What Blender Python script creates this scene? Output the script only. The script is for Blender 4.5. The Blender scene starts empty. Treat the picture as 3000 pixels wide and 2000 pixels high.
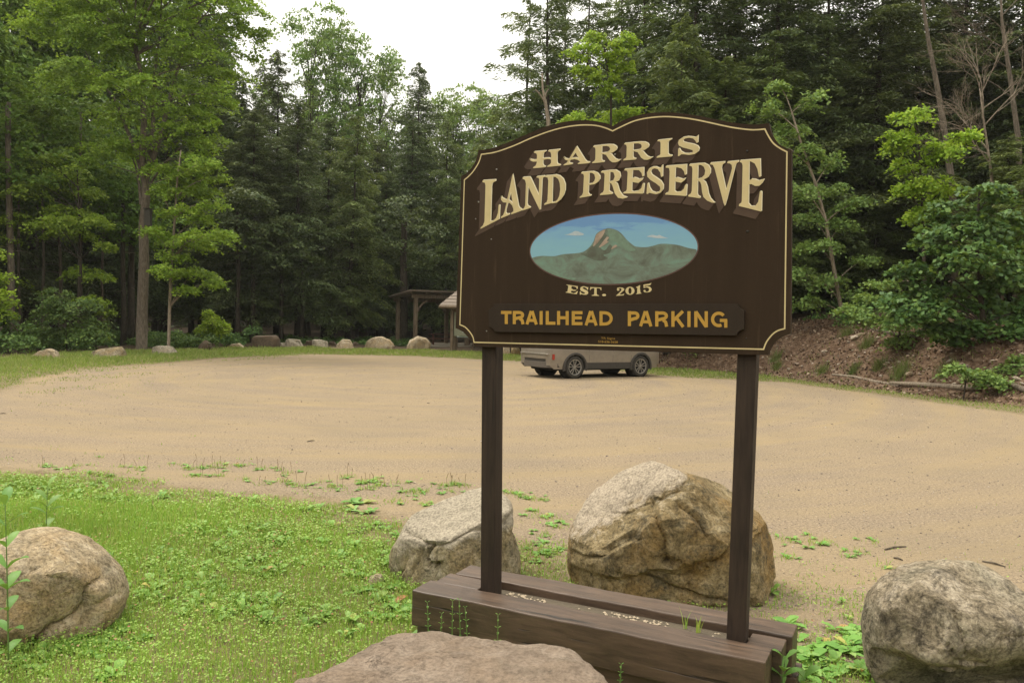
import bpy, bmesh, math, random
import numpy as np
from mathutils import Vector, Matrix, noise
from mathutils.geometry import tessellate_polygon

# ------------------------------------------------------------------ camera, world, sun, exposure
SC = bpy.context.scene
COL = SC.collection
rng = np.random.default_rng(7)
random.seed(7)
F_PX, CAM_H = 2333.0, 1.8                    # focal length in photo pixels, eye height above the lot
_p, _a = math.radians(1.5), math.radians(1.2)
_r0 = np.array([1.0, 0, 0]); _u0 = np.array([0, math.sin(_p), math.cos(_p)])
CF = np.array([0, math.cos(_p), -math.sin(_p)])
CR = _r0*math.cos(_a) + _u0*math.sin(_a)
CU = -_r0*math.sin(_a) + _u0*math.cos(_a)
C0 = np.array([0, 0, CAM_H])
cam = bpy.data.cameras.new('camera'); camo = bpy.data.objects.new('camera', cam); COL.objects.link(camo)
cam.sensor_width = 36.0; cam.lens = F_PX/3000*36.0; cam.clip_start = 0.05; cam.clip_end = 1500
m = Matrix.Identity(4)
for i in range(3):
    m[i][0] = CR[i]; m[i][1] = CU[i]; m[i][2] = -CF[i]; m[i][3] = C0[i]
camo.matrix_world = m
SC.camera = camo

SUN_EL, SUN_AZ = math.radians(58), math.radians(-48)     # azimuth clockwise from +Y: ahead of the camera, to the left
world = bpy.data.worlds.new('World'); SC.world = world; world.use_nodes = True
wn, wl = world.node_tree.nodes, world.node_tree.links
bg = wn['Background']
sky = wn.new('ShaderNodeTexSky'); sky.sky_type = 'NISHITA'; sky.sun_disc = False
sky.sun_elevation = SUN_EL; sky.sun_rotation = SUN_AZ; sky.dust_density = 3.0; sky.air_density = 1.0
hs = wn.new('ShaderNodeHueSaturation'); hs.inputs['Saturation'].default_value = 0.25
# overcast layer: about three times brighter overhead than at the horizon
wtc = wn.new('ShaderNodeTexCoord'); wsx = wn.new('ShaderNodeSeparateXYZ'); wl.new(wtc.outputs['Generated'], wsx.inputs[0])
wmr = wn.new('ShaderNodeMapRange'); wmr.inputs[1].default_value = 0.0; wmr.inputs[2].default_value = 1.0; wmr.inputs[3].default_value = 0.42; wmr.inputs[4].default_value = 1.32; wl.new(wsx.outputs[2], wmr.inputs[0])
wcl = wn.new('ShaderNodeVectorMath'); wcl.operation = 'SCALE'; wcl.inputs[0].default_value = (12.6, 12.1, 10.9); wl.new(wmr.outputs[0], wcl.inputs['Scale'])
mx = wn.new('ShaderNodeMixRGB'); mx.inputs[0].default_value = 0.8
wl.new(sky.outputs[0], hs.inputs['Color']); wl.new(hs.outputs[0], mx.inputs[1]); wl.new(wcl.outputs[0], mx.inputs[2]); wl.new(mx.outputs[0], bg.inputs[0])
bg.inputs[1].default_value = 0.12
sd = bpy.data.lights.new('sun', 'SUN'); sun = bpy.data.objects.new('sun', sd); COL.objects.link(sun)
sd.energy = 1.5; sd.angle = math.radians(14); sd.color = (1.0, 0.93, 0.80)
sdir = Vector((math.sin(SUN_AZ)*math.cos(SUN_EL), math.cos(SUN_AZ)*math.cos(SUN_EL), math.sin(SUN_EL)))
sun.rotation_euler = sdir.to_track_quat('Z', 'Y').to_euler()
SC.view_settings.view_transform = 'Standard'; SC.view_settings.look = 'None'
SC.view_settings.exposure = 0.64; SC.view_settings.gamma = 1.0
SC.view_settings.use_curve_mapping = False
SC.cycles.max_bounces = 6; SC.cycles.diffuse_bounces = 3; SC.cycles.transmission_bounces = 3; SC.cycles.transparent_max_bounces = 4
SC.cycles.use_denoising = True

# ------------------------------------------------------------------ measuring helpers: photo pixels to real places
def ray(x, y):
    d = CF*F_PX + CR*(x-1500) - CU*(y-1000)
    return d/d[1]
def G(x, y, z=0.0):                                   # the point at height z seen at a pixel
    d = ray(x, y); return C0 + d*((z-CAM_H)/d[2])
def AT(x, y, Y):                                      # the point at distance Y seen at a pixel
    return C0 + ray(x, y)*Y

# ------------------------------------------------------------------ object helpers
def tag(o, label=None, cat=None, group=None, kind=None):
    if label: o['label'] = label
    if cat: o['category'] = cat
    if group: o['group'] = group
    if kind: o['kind'] = kind
    return o
def empty(name, loc, rz=0.0):
    o = bpy.data.objects.new(name, None); COL.objects.link(o)
    o.location = loc; o.rotation_euler = (0, 0, rz); o.empty_display_size = 0.2
    return o
def link(name, me, parent=None, loc=None, rot=None):
    o = bpy.data.objects.new(name, me); COL.objects.link(o)
    if parent: o.parent = parent
    if loc is not None: o.location = loc
    if rot is not None: o.rotation_euler = rot
    return o
def mesh_np(name, V, Fq, mat, smooth=False):          # V (n,3), Fq (m,k) same-size faces
    V = np.asarray(V, np.float32); Fq = np.asarray(Fq, np.int32)
    me = bpy.data.meshes.new(name)
    me.vertices.add(len(V)); me.vertices.foreach_set('co', V.ravel())
    k = Fq.shape[1]
    me.loops.add(Fq.size); me.loops.foreach_set('vertex_index', Fq.ravel())
    me.polygons.add(len(Fq)); me.polygons.foreach_set('loop_start', np.arange(0, Fq.size, k, dtype=np.int32))
    if smooth: me.polygons.foreach_set('use_smooth', np.ones(len(Fq), bool))
    me.update(calc_edges=True)
    for mm in (mat if isinstance(mat, (list, tuple)) else [mat]): me.materials.append(mm)
    return me
class MB:                                             # collects shapes into ONE mesh
    def __init__(s): s.v = []; s.f = []; s.m = []; s.k = 0
    def add(s, V, Fs, mi=0):
        b = len(s.v); s.v += [tuple(map(float, p)) for p in V]; s.f += [tuple(b+i for i in f) for f in Fs]; s.m += [mi]*len(Fs); return s
    def box(s, c, h, M=None, mi=0):
        V = [(c[0]+sx*h[0], c[1]+sy*h[1], c[2]+sz*h[2]) for sx in (-1, 1) for sy in (-1, 1) for sz in (-1, 1)]
        if M is not None: V = [tuple(M @ Vector(v)) for v in V]
        return s.add(V, [(0, 1, 3, 2), (4, 6, 7, 5), (0, 4, 5, 1), (2, 3, 7, 6), (0, 2, 6, 4), (1, 5, 7, 3)], mi)
    def hexa(s, bot, top, mi=0):                      # 4 bottom + 4 top corners, counter-clockwise from above
        return s.add(list(bot)+list(top), [(3, 2, 1, 0), (4, 5, 6, 7), (0, 1, 5, 4), (1, 2, 6, 5), (2, 3, 7, 6), (3, 0, 4, 7)], mi)
    def tube(s, pts, rad, n=8, mi=0, cap=True):
        pts = [Vector(p) for p in pts]; rings = []
        rad = rad if hasattr(rad, '__len__') else [rad]*len(pts)
        ref = Vector((0.3, 0.9, 0.2)) if abs((pts[-1]-pts[0]).normalized().z) > 0.8 else Vector((0, 0, 1))
        for i, p in enumerate(pts):
            t = (pts[min(i+1, len(pts)-1)]-pts[max(i-1, 0)]).normalized()
            a = t.cross(ref).normalized(); b = t.cross(a)
            rings.append([p+(a*math.cos(q)+b*math.sin(q))*rad[i] for q in [2*math.pi*j/n for j in range(n)]])
        V = [q for r in rings for q in r]
        Fs = [(i*n+j, i*n+(j+1) % n, (i+1)*n+(j+1) % n, (i+1)*n+j) for i in range(len(pts)-1) for j in range(n)]
        if cap: Fs += [tuple(range(n))[::-1], tuple(range((len(pts)-1)*n, len(pts)*n))]
        return s.add(V, Fs, mi)
    def lathe(s, prof, M, n=24, mi=0):                # profile (radius, height) about local z
        V = [M @ Vector((r*math.cos(2*math.pi*j/n), r*math.sin(2*math.pi*j/n), h)) for r, h in prof for j in range(n)]
        Fs = [(i*n+j, i*n+(j+1) % n, (i+1)*n+(j+1) % n, (i+1)*n+j) for i in range(len(prof)-1) for j in range(n)]
        return s.add(V, Fs, mi)
    def poly(s, loops, fn, mi=0, flip=False):         # flat polygon with holes; fn maps 2D to 3D
        vs = [Vector((a, b, 0)) for l in loops for a, b in l]
        tris = tessellate_polygon([[Vector((a, b, 0)) for a, b in l] for l in loops])
        return s.add([fn(v.x, v.y) for v in vs], [t if not flip else t[::-1] for t in tris], mi)
    def build(s, name, mat, parent=None, bevel=0, smooth=False, loc=None, rot=None, seg=2):
        me = bpy.data.meshes.new(name); me.from_pydata(s.v, [], s.f); 
        for mm in (mat if isinstance(mat, (list, tuple)) else [mat]): me.materials.append(mm)
        me.polygons.foreach_set('material_index', s.m)
        if smooth: me.polygons.foreach_set('use_smooth', [True]*len(s.f))
        bm = bmesh.new(); bm.from_mesh(me); bmesh.ops.recalc_face_normals(bm, faces=bm.faces); bm.to_mesh(me); bm.free()
        me.update()
        o = link(name, me, parent, loc, rot)
        if bevel:
            b = o.modifiers.new('bevel', 'BEVEL'); b.width = bevel; b.segments = seg; b.limit_method = 'ANGLE'
        return o

# ------------------------------------------------------------------ materials
def mat(name, rough=0.8, spec=0.3):
    m = bpy.data.materials.new(name); m.use_nodes = True
    n, l = m.node_tree.nodes, m.node_tree.links
    b = n['Principled BSDF']; b.inputs['Roughness'].default_value = rough; b.inputs['Specular IOR Level'].default_value = spec
    return m, n, l, b
def nd(n, t, **kw):
    x = n.new('ShaderNode'+t)
    for k, v in kw.items():
        if k in x.inputs.keys() if hasattr(x.inputs, 'keys') else False: x.inputs[k].default_value = v
        else: setattr(x, k, v)
    return x
def ramp(n, stops, interp='LINEAR'):
    r = n.new('ShaderNodeValToRGB'); r.color_ramp.interpolation = interp
    e = r.color_ramp.elements
    while len(e) < len(stops): e.new(0.5)
    for i, (p, c) in enumerate(stops):
        e[i].position = p; e[i].color = (*c, 1) if len(c) == 3 else c
    return r
def noise_tex(n, l, scale, detail=5, rough=0.6, vec=None, dist=0.0):
    t = n.new('ShaderNodeTexNoise'); t.inputs['Scale'].default_value = scale; t.inputs['Detail'].default_value = detail
    t.inputs['Roughness'].default_value = rough; t.inputs['Distortion'].default_value = dist
    if vec is not None: l.new(vec, t.inputs['Vector'])
    return t
def coords(n, l, kind='Object', scale=(1, 1, 1)):
    tc = n.new('ShaderNodeTexCoord'); mp = n.new('ShaderNodeMapping'); mp.inputs['Scale'].default_value = scale
    l.new(tc.outputs[kind], mp.inputs[0]); return mp.outputs[0]
def mixc(n, l, fac, a, b, mode='MIX'):
    m = n.new('ShaderNodeMixRGB'); m.blend_type = mode
    for i, v in ((0, fac), (1, a), (2, b)):
        if hasattr(v, 'links') or hasattr(v, 'is_linked'): l.new(v, m.inputs[i])
        elif i == 0: m.inputs[0].default_value = v
        else: m.inputs[i].default_value = (*v, 1)
    return m.outputs[0]
def bump(n, l, b, height, strength=0.5, dist=0.01, prev=None):
    k = n.new('ShaderNodeBump'); k.inputs['Strength'].default_value = strength; k.inputs['Distance'].default_value = dist
    l.new(height, k.inputs['Height'])
    if prev is not None: l.new(prev, k.inputs['Normal'])
    l.new(k.outputs[0], b.inputs['Normal']); return k.outputs[0]

def flat_mat(name, c, rough=0.7, spec=0.3, metal=0.0, var=0.12, scale=20, bmp=0.0):
    m, n, l, b = mat(name, rough, spec); v = coords(n, l)
    t = noise_tex(n, l, scale, 5, 0.6, v)
    r = ramp(n, [(0.3, tuple(x*(1-var) for x in c)), (0.7, tuple(min(1, x*(1+var)) for x in c))])
    l.new(t.outputs[0], r.inputs[0]); l.new(r.outputs[0], b.inputs['Base Color']); b.inputs['Metallic'].default_value = metal
    if bmp: bump(n, l, b, t.outputs[0], bmp, 0.01)
    return m

def leaf_mat(name, stops, transl=0.35, hue_noise=0.25, rough=0.55):
    m = bpy.data.materials.new(name); m.use_nodes = True
    n, l = m.node_tree.nodes, m.node_tree.links
    out = n['Material Output']; b = n['Principled BSDF']
    b.inputs['Roughness'].default_value = rough; b.inputs['Specular IOR Level'].default_value = 0.25
    g = n.new('ShaderNodeNewGeometry'); r = ramp(n, stops); l.new(g.outputs['Random Per Island'], r.inputs[0])
    tc = n.new('ShaderNodeTexCoord'); t = noise_tex(n, l, 0.9, 3, 0.5, tc.outputs['Object'])
    hv = n.new('ShaderNodeHueSaturation')
    mr = n.new('ShaderNodeMapRange'); mr.inputs[1].default_value = 0.3; mr.inputs[2].default_value = 0.7
    mr.inputs[3].default_value = 1-hue_noise; mr.inputs[4].default_value = 1+hue_noise
    l.new(t.outputs[0], mr.inputs[0]); l.new(mr.outputs[0], hv.inputs['Value']); l.new(r.outputs[0], hv.inputs['Color'])
    oi = n.new('ShaderNodeObjectInfo'); mo = n.new('ShaderNodeMapRange'); mo.inputs[3].default_value = 0.485; mo.inputs[4].default_value = 0.515
    l.new(oi.outputs['Random'], mo.inputs[0]); l.new(mo.outputs[0], hv.inputs['Hue'])
    l.new(hv.outputs[0], b.inputs['Base Color'])
    tr = n.new('ShaderNodeBsdfTranslucent'); 
    tcol = mixc(n, l, 0.55, hv.outputs[0], (0.34, 0.40, 0.03), 'MIX')
    tcol2 = n.new('ShaderNodeMixRGB'); tcol2.blend_type = 'MIX'; tcol2.inputs[0].default_value = 0.6
    l.new(hv.outputs[0], tcol2.inputs[1]); l.new(tcol, tcol2.inputs[2]); l.new(tcol2.outputs[0], tr.inputs[0])
    ms = n.new('ShaderNodeMixShader'); ms.inputs[0].default_value = transl
    l.new(b.outputs[0], ms.inputs[1]); l.new(tr.outputs[0], ms.inputs[2]); l.new(ms.outputs[0], out.inputs[0])
    return m
M = {}
M['maple'] = leaf_mat('maple_leaves', [(0.0, (0.075, 0.155, 0.023)), (0.5, (0.127, 0.230, 0.032)), (1.0, (0.207, 0.322, 0.057))], 0.36)
M['maple_bright'] = leaf_mat('bright_maple_leaves', [(0.0, (0.145, 0.246, 0.024)), (0.5, (0.232, 0.357, 0.037)), (1.0, (0.356, 0.468, 0.066))], 0.42)
M['lime'] = leaf_mat('bright_leaves', [(0.0, (0.172, 0.291, 0.022)), (0.5, (0.270, 0.403, 0.035)), (1.0, (0.380, 0.493, 0.060))], 0.45)
M['hemlock'] = leaf_mat('hemlock_needles', [(0.0, (0.047, 0.072, 0.027)), (0.6, (0.080, 0.116, 0.040)), (1.0, (0.148, 0.188, 0.064))], 0.2, 0.35)
M['hemlock_light'] = leaf_mat('light_hemlock_needles', [(0.0, (0.072, 0.115, 0.034)), (0.6, (0.123, 0.174, 0.051)), (1.0, (0.200, 0.251, 0.081))], 0.27, 0.35)
M['dark_leaf'] = leaf_mat('dark_bush_leaves', [(0.0, (0.050, 0.100, 0.027)), (0.6, (0.083, 0.160, 0.038)), (1.0, (0.165, 0.250, 0.059))], 0.25)
M['hazel'] = leaf_mat('pale_leaves', [(0.0, (0.115, 0.201, 0.052)), (0.5, (0.178, 0.276, 0.071)), (1.0, (0.270, 0.368, 0.103))], 0.38)
def bark_mat(name, a, c, sc=6):
    m, n, l, b = mat(name, 0.9, 0.15); v = coords(n, l, 'Object', (sc, sc, sc*0.22))
    t = noise_tex(n, l, 3.0, 8, 0.7, v, 0.6); r = ramp(n, [(0.32, a), (0.62, c), (0.85, tuple(min(1, x*1.5) for x in c))])
    l.new(t.outputs[0], r.inputs[0]); l.new(r.outputs[0], b.inputs['Base Color']); bump(n, l, b, t.outputs[0], 0.9, 0.04)
    return m
M['bark'] = bark_mat('maple_bark', (0.055, 0.043, 0.032), (0.20, 0.165, 0.125))
M['bark_dark'] = bark_mat('dark_bark', (0.02, 0.016, 0.012), (0.075, 0.06, 0.045))
M['bark_pale'] = bark_mat('pale_bark', (0.14, 0.11, 0.08), (0.34, 0.28, 0.21))

def rock_mat(name, dark, mid, light, stain=(0.05, 0.045, 0.03), warm=(0.30, 0.2, 0.09), sc=1.0, stain_amt=0.5, gran=1.0, cap=None):
    m, n, l, b = mat(name, 0.85, 0.2); v = coords(n, l, 'Object', (sc, sc, sc))
    big = noise_tex(n, l, 2.2, 6, 0.62, v, 0.5); fine = noise_tex(n, l, 60, 6, 0.75, v); md = noise_tex(n, l, 9, 8, 0.7, v, 1.0)
    r = ramp(n, [(0.30, dark), (0.48, mid), (0.70, light)]); l.new(md.outputs[0], r.inputs[0])
    wr = ramp(n, [(0.45, (0, 0, 0)), (0.66, (0.75, 0.75, 0.75))]); l.new(big.outputs[0], wr.inputs[0])
    c1 = mixc(n, l, wr.outputs[0], r.outputs[0], warm)
    st = noise_tex(n, l, 5.0, 9, 0.78, v, 0.8); sr = ramp(n, [(0.52, (0, 0, 0)), (0.60, (stain_amt,)*3)]); l.new(st.outputs[0], sr.inputs[0])
    c2 = mixc(n, l, sr.outputs[0], c1, stain)
    fr = ramp(n, [(0.39, (0.45, 0.44, 0.42)), (0.49, (1, 1, 1)), (0.61, (1.4, 1.4, 1.36))]); l.new(fine.outputs[0], fr.inputs[0])
    c3 = mixc(n, l, gran*0.8, c2, fr.outputs[0], 'MULTIPLY'); l.new(c3, b.inputs['Base Color'])
    s2 = noise_tex(n, l, 17, 10, 0.8, v, 0.6); s2r = ramp(n, [(0.55, (0, 0, 0)), (0.60, (stain_amt*0.85,)*3)]); l.new(s2.outputs[0], s2r.inputs[0])
    c4 = mixc(n, l, s2r.outputs[0], c3, tuple(q*1.3 for q in stain)); l.new(c4, b.inputs['Base Color'])
    if cap:                                              # a paler cap colour beyond a plane through the stone
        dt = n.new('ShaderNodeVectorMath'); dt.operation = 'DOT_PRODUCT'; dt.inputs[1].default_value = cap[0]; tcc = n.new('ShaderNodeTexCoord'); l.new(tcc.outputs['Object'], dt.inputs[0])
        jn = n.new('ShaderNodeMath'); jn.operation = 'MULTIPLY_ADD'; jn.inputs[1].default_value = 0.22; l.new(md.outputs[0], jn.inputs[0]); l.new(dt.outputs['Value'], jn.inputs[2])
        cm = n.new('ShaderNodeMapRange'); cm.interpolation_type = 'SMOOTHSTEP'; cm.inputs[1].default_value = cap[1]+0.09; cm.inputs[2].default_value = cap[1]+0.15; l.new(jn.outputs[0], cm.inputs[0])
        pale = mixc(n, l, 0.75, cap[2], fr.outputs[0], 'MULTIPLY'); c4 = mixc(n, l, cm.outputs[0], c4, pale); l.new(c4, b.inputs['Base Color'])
    vo = n.new('ShaderNodeTexVoronoi'); vo.feature = 'DISTANCE_TO_EDGE'; vo.inputs['Scale'].default_value = 1.6*1.0
    wv = n.new('ShaderNodeVectorMath'); wv.operation = 'MULTIPLY_ADD'; wv.inputs[1].default_value = (0.5, 0.5, 0.5); l.new(md.outputs['Color'], wv.inputs[0]); l.new(v, wv.inputs[2])
    l.new(wv.outputs[0], vo.inputs['Vector'])
    cr = ramp(n, [(0.0, (0, 0, 0)), (0.025, (1, 1, 1))]); l.new(vo.outputs['Distance'], cr.inputs[0])
    k1 = bump(n, l, b, md.outputs[0], 0.7, 0.05); k2 = bump(n, l, b, cr.outputs[0], 0.45, 0.02, k1); bump(n, l, b, fine.outputs[0], 0.5, 0.006, k2)
    return m
M['rock_grey'] = rock_mat('grey_granite', (0.111, 0.091, 0.062), (0.260, 0.215, 0.143), (0.468, 0.403, 0.305), warm=(0.325, 0.234, 0.111), cap=None)
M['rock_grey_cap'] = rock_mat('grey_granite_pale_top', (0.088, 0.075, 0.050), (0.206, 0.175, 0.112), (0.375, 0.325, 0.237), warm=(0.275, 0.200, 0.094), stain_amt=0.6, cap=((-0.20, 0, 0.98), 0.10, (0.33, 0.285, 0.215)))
M['rock_tan'] = rock_mat('tan_sandstone', (0.181, 0.140, 0.086), (0.329, 0.261, 0.165), (0.476, 0.401, 0.290), warm=(0.363, 0.243, 0.112), stain_amt=0.3)
M['rock_brown'] = rock_mat('ochre_granite', (0.086, 0.061, 0.028), (0.218, 0.161, 0.081), (0.414, 0.333, 0.207), warm=(0.230, 0.132, 0.037), stain_amt=0.6)
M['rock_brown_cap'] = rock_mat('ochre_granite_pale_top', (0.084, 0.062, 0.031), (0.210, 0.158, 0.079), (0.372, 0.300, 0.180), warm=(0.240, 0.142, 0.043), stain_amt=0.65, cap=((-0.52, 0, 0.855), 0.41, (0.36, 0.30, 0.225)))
M['rock_pink'] = rock_mat('pinkish_slab', (0.172, 0.129, 0.094), (0.218, 0.167, 0.124), (0.287, 0.230, 0.178), warm=(0.241, 0.172, 0.115), stain_amt=0.2, gran=0.6)
M['rock_lichen'] = rock_mat('lichen_granite', (0.072, 0.058, 0.039), (0.247, 0.202, 0.137), (0.442, 0.377, 0.286), warm=(0.273, 0.247, 0.176), stain=(0.014, 0.012, 0.010), stain_amt=0.6)
M['rock_dark'] = rock_mat('dark_brown_stone', (0.06, 0.045, 0.032), (0.12, 0.09, 0.065), (0.2, 0.155, 0.115), warm=(0.13, 0.085, 0.055), stain_amt=0.4)
M['row_tan'] = rock_mat('sunbleached_tan_stone', (0.24, 0.185, 0.12), (0.42, 0.34, 0.24), (0.58, 0.50, 0.38), warm=(0.46, 0.33, 0.18), stain_amt=0.4)
M['row_grey'] = rock_mat('sunbleached_grey_stone', (0.17, 0.15, 0.115), (0.36, 0.315, 0.245), (0.54, 0.48, 0.39), warm=(0.40, 0.33, 0.23), stain_amt=0.6)

# ------------------------------------------------------------------ terrain: one set of heights, split into the lot and the ground round it
LOT = [G(*p)[:2] for p in ((-700, 1335), (-300, 1352), (0, 1372), (300, 1388), (540, 1425), (800, 1450), (1000, 1468), (1180, 1520), (1350, 1560), (1640, 1590),
       (2000, 1610), (2280, 1640), (2560, 1700), (3000, 1740), (3700, 1800), (3900, 1420), (3500, 1295), (3000, 1215), (2600, 1160), (2300, 1120), (2000, 1106), (1880, 1096),
       (1760, 1080), (1600, 1062), (1450, 1055), (1200, 1043), (900, 1038), (640, 1050), (500, 1064), (250, 1080), (100, 1105), (0, 1150), (-400, 1215), (-1200, 1290))]
LOT = np.array(LOT)
TOE = np.array([(12, 78), (7.0, 52), (5.2, 37)] + [tuple(G(*p)[:2]) for p in ((1900, 1077), (1990, 1082), (2200, 1098), (2400, 1122), (2700, 1160), (3000, 1195), (3600, 1275))] + [(15.5, 6), (16, -10)])
def seg_dist(X, Y, P, closed):
    n = len(P); best = np.full(X.shape, 1e9); side = np.zeros(X.shape)
    for i in range(n if closed else n-1):
        a = P[i]; b = P[(i+1) % n]; d = b-a; L2 = d@d
        t = np.clip(((X-a[0])*d[0]+(Y-a[1])*d[1])/L2, 0, 1)
        dx = X-(a[0]+t*d[0]); dy = Y-(a[1]+t*d[1]); q = np.hypot(dx, dy)
        cr = d[0]*(Y-a[1])-d[1]*(X-a[0])
        u = q < best; best = np.where(u, q, best); side = np.where(u, cr, side)
    return best, side
def inside(X, Y, P):
    r = np.zeros(X.shape, bool); n = len(P)
    for i in range(n):
        a = P[i]; b = P[(i+1) % n]
        c = ((a[1] > Y) != (b[1] > Y)) & (X < (b[0]-a[0])*(Y-a[1])/(b[1]-a[1]+1e-12)+a[0]); r ^= c
    return r
def lot_sd(X, Y):
    X = np.asarray(X, float); Y = np.asarray(Y, float)
    d, _ = seg_dist(X, Y, LOT, True); return np.where(inside(X, Y, LOT), d, -d)
def toe_sd(X, Y):
    d, s = seg_dist(np.asarray(X, float), np.asarray(Y, float), TOE, False); return np.where(s > 0, d, -d)
def sst(t): t = np.clip(t, 0, 1); return t*t*(3-2*t)
_ph = rng.uniform(0, 6.28, (3, 6)); _kk = np.array([0.11, 0.19, 0.33, 0.71, 1.3, 2.3]); _th = rng.uniform(0, 6.28, 6)
def waves(X, Y, lo=0, hi=6):
    r = 0
    for i in range(lo, hi):
        r = r + np.sin((X*np.cos(_th[i])+Y*np.sin(_th[i]))*_kk[i]*6.28+_ph[0, i])*np.sin((X*np.sin(_th[i]*1.7)-Y*np.cos(_th[i]*1.7))*_kk[i]*5+_ph[1, i])/(i-lo+1)
    return r
def height(X, Y):
    X = np.asarray(X, float); Y = np.asarray(Y, float)
    s = toe_sd(X, Y); lsd = lot_sd(X, Y)
    h = 1.75*sst(s/3.4)+np.minimum(0.16*np.maximum(0, s-3), 9)
    h = h+np.where(s > 0, waves(X, Y, 2, 5)*0.10*sst(s/1.0), 0)
    R = np.hypot(X, Y)
    h = h+26*sst((R-80)/110)
    h = h+waves(X, Y, 1, 4)*0.05*sst((-lsd-1.0)/4)
    return h
def zat(x, y): return float(height(np.array([x]), np.array([y]))[0])

ang = np.radians(np.concatenate([np.linspace(-180, -60, 60, endpoint=False), np.linspace(-60, 60, 520, endpoint=False), np.linspace(60, 180, 60, endpoint=False)]))
rad = np.concatenate([[0.05], np.geomspace(1.0, 60, 380), np.geomspace(61, 900, 60)])
A_, R_ = np.meshgrid(ang, rad); gx = (R_*np.sin(A_)); gy = (R_*np.cos(A_)); na = len(ang); nr = len(rad)
gz = height(gx, gy); glot = lot_sd(gx, gy); gtoe = toe_sd(gx, gy)
V = np.stack([gx, gy, gz], -1).reshape(-1, 3)
ii, jj = np.meshgrid(np.arange(nr-1), np.arange(na), indexing='ij'); j2 = (jj+1) % na
Q = np.stack([ii*na+jj, ii*na+j2, (ii+1)*na+j2, (ii+1)*na+jj], -1).reshape(-1, 4)
inl = (glot.reshape(-1)[Q].mean(1) > 0)

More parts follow.
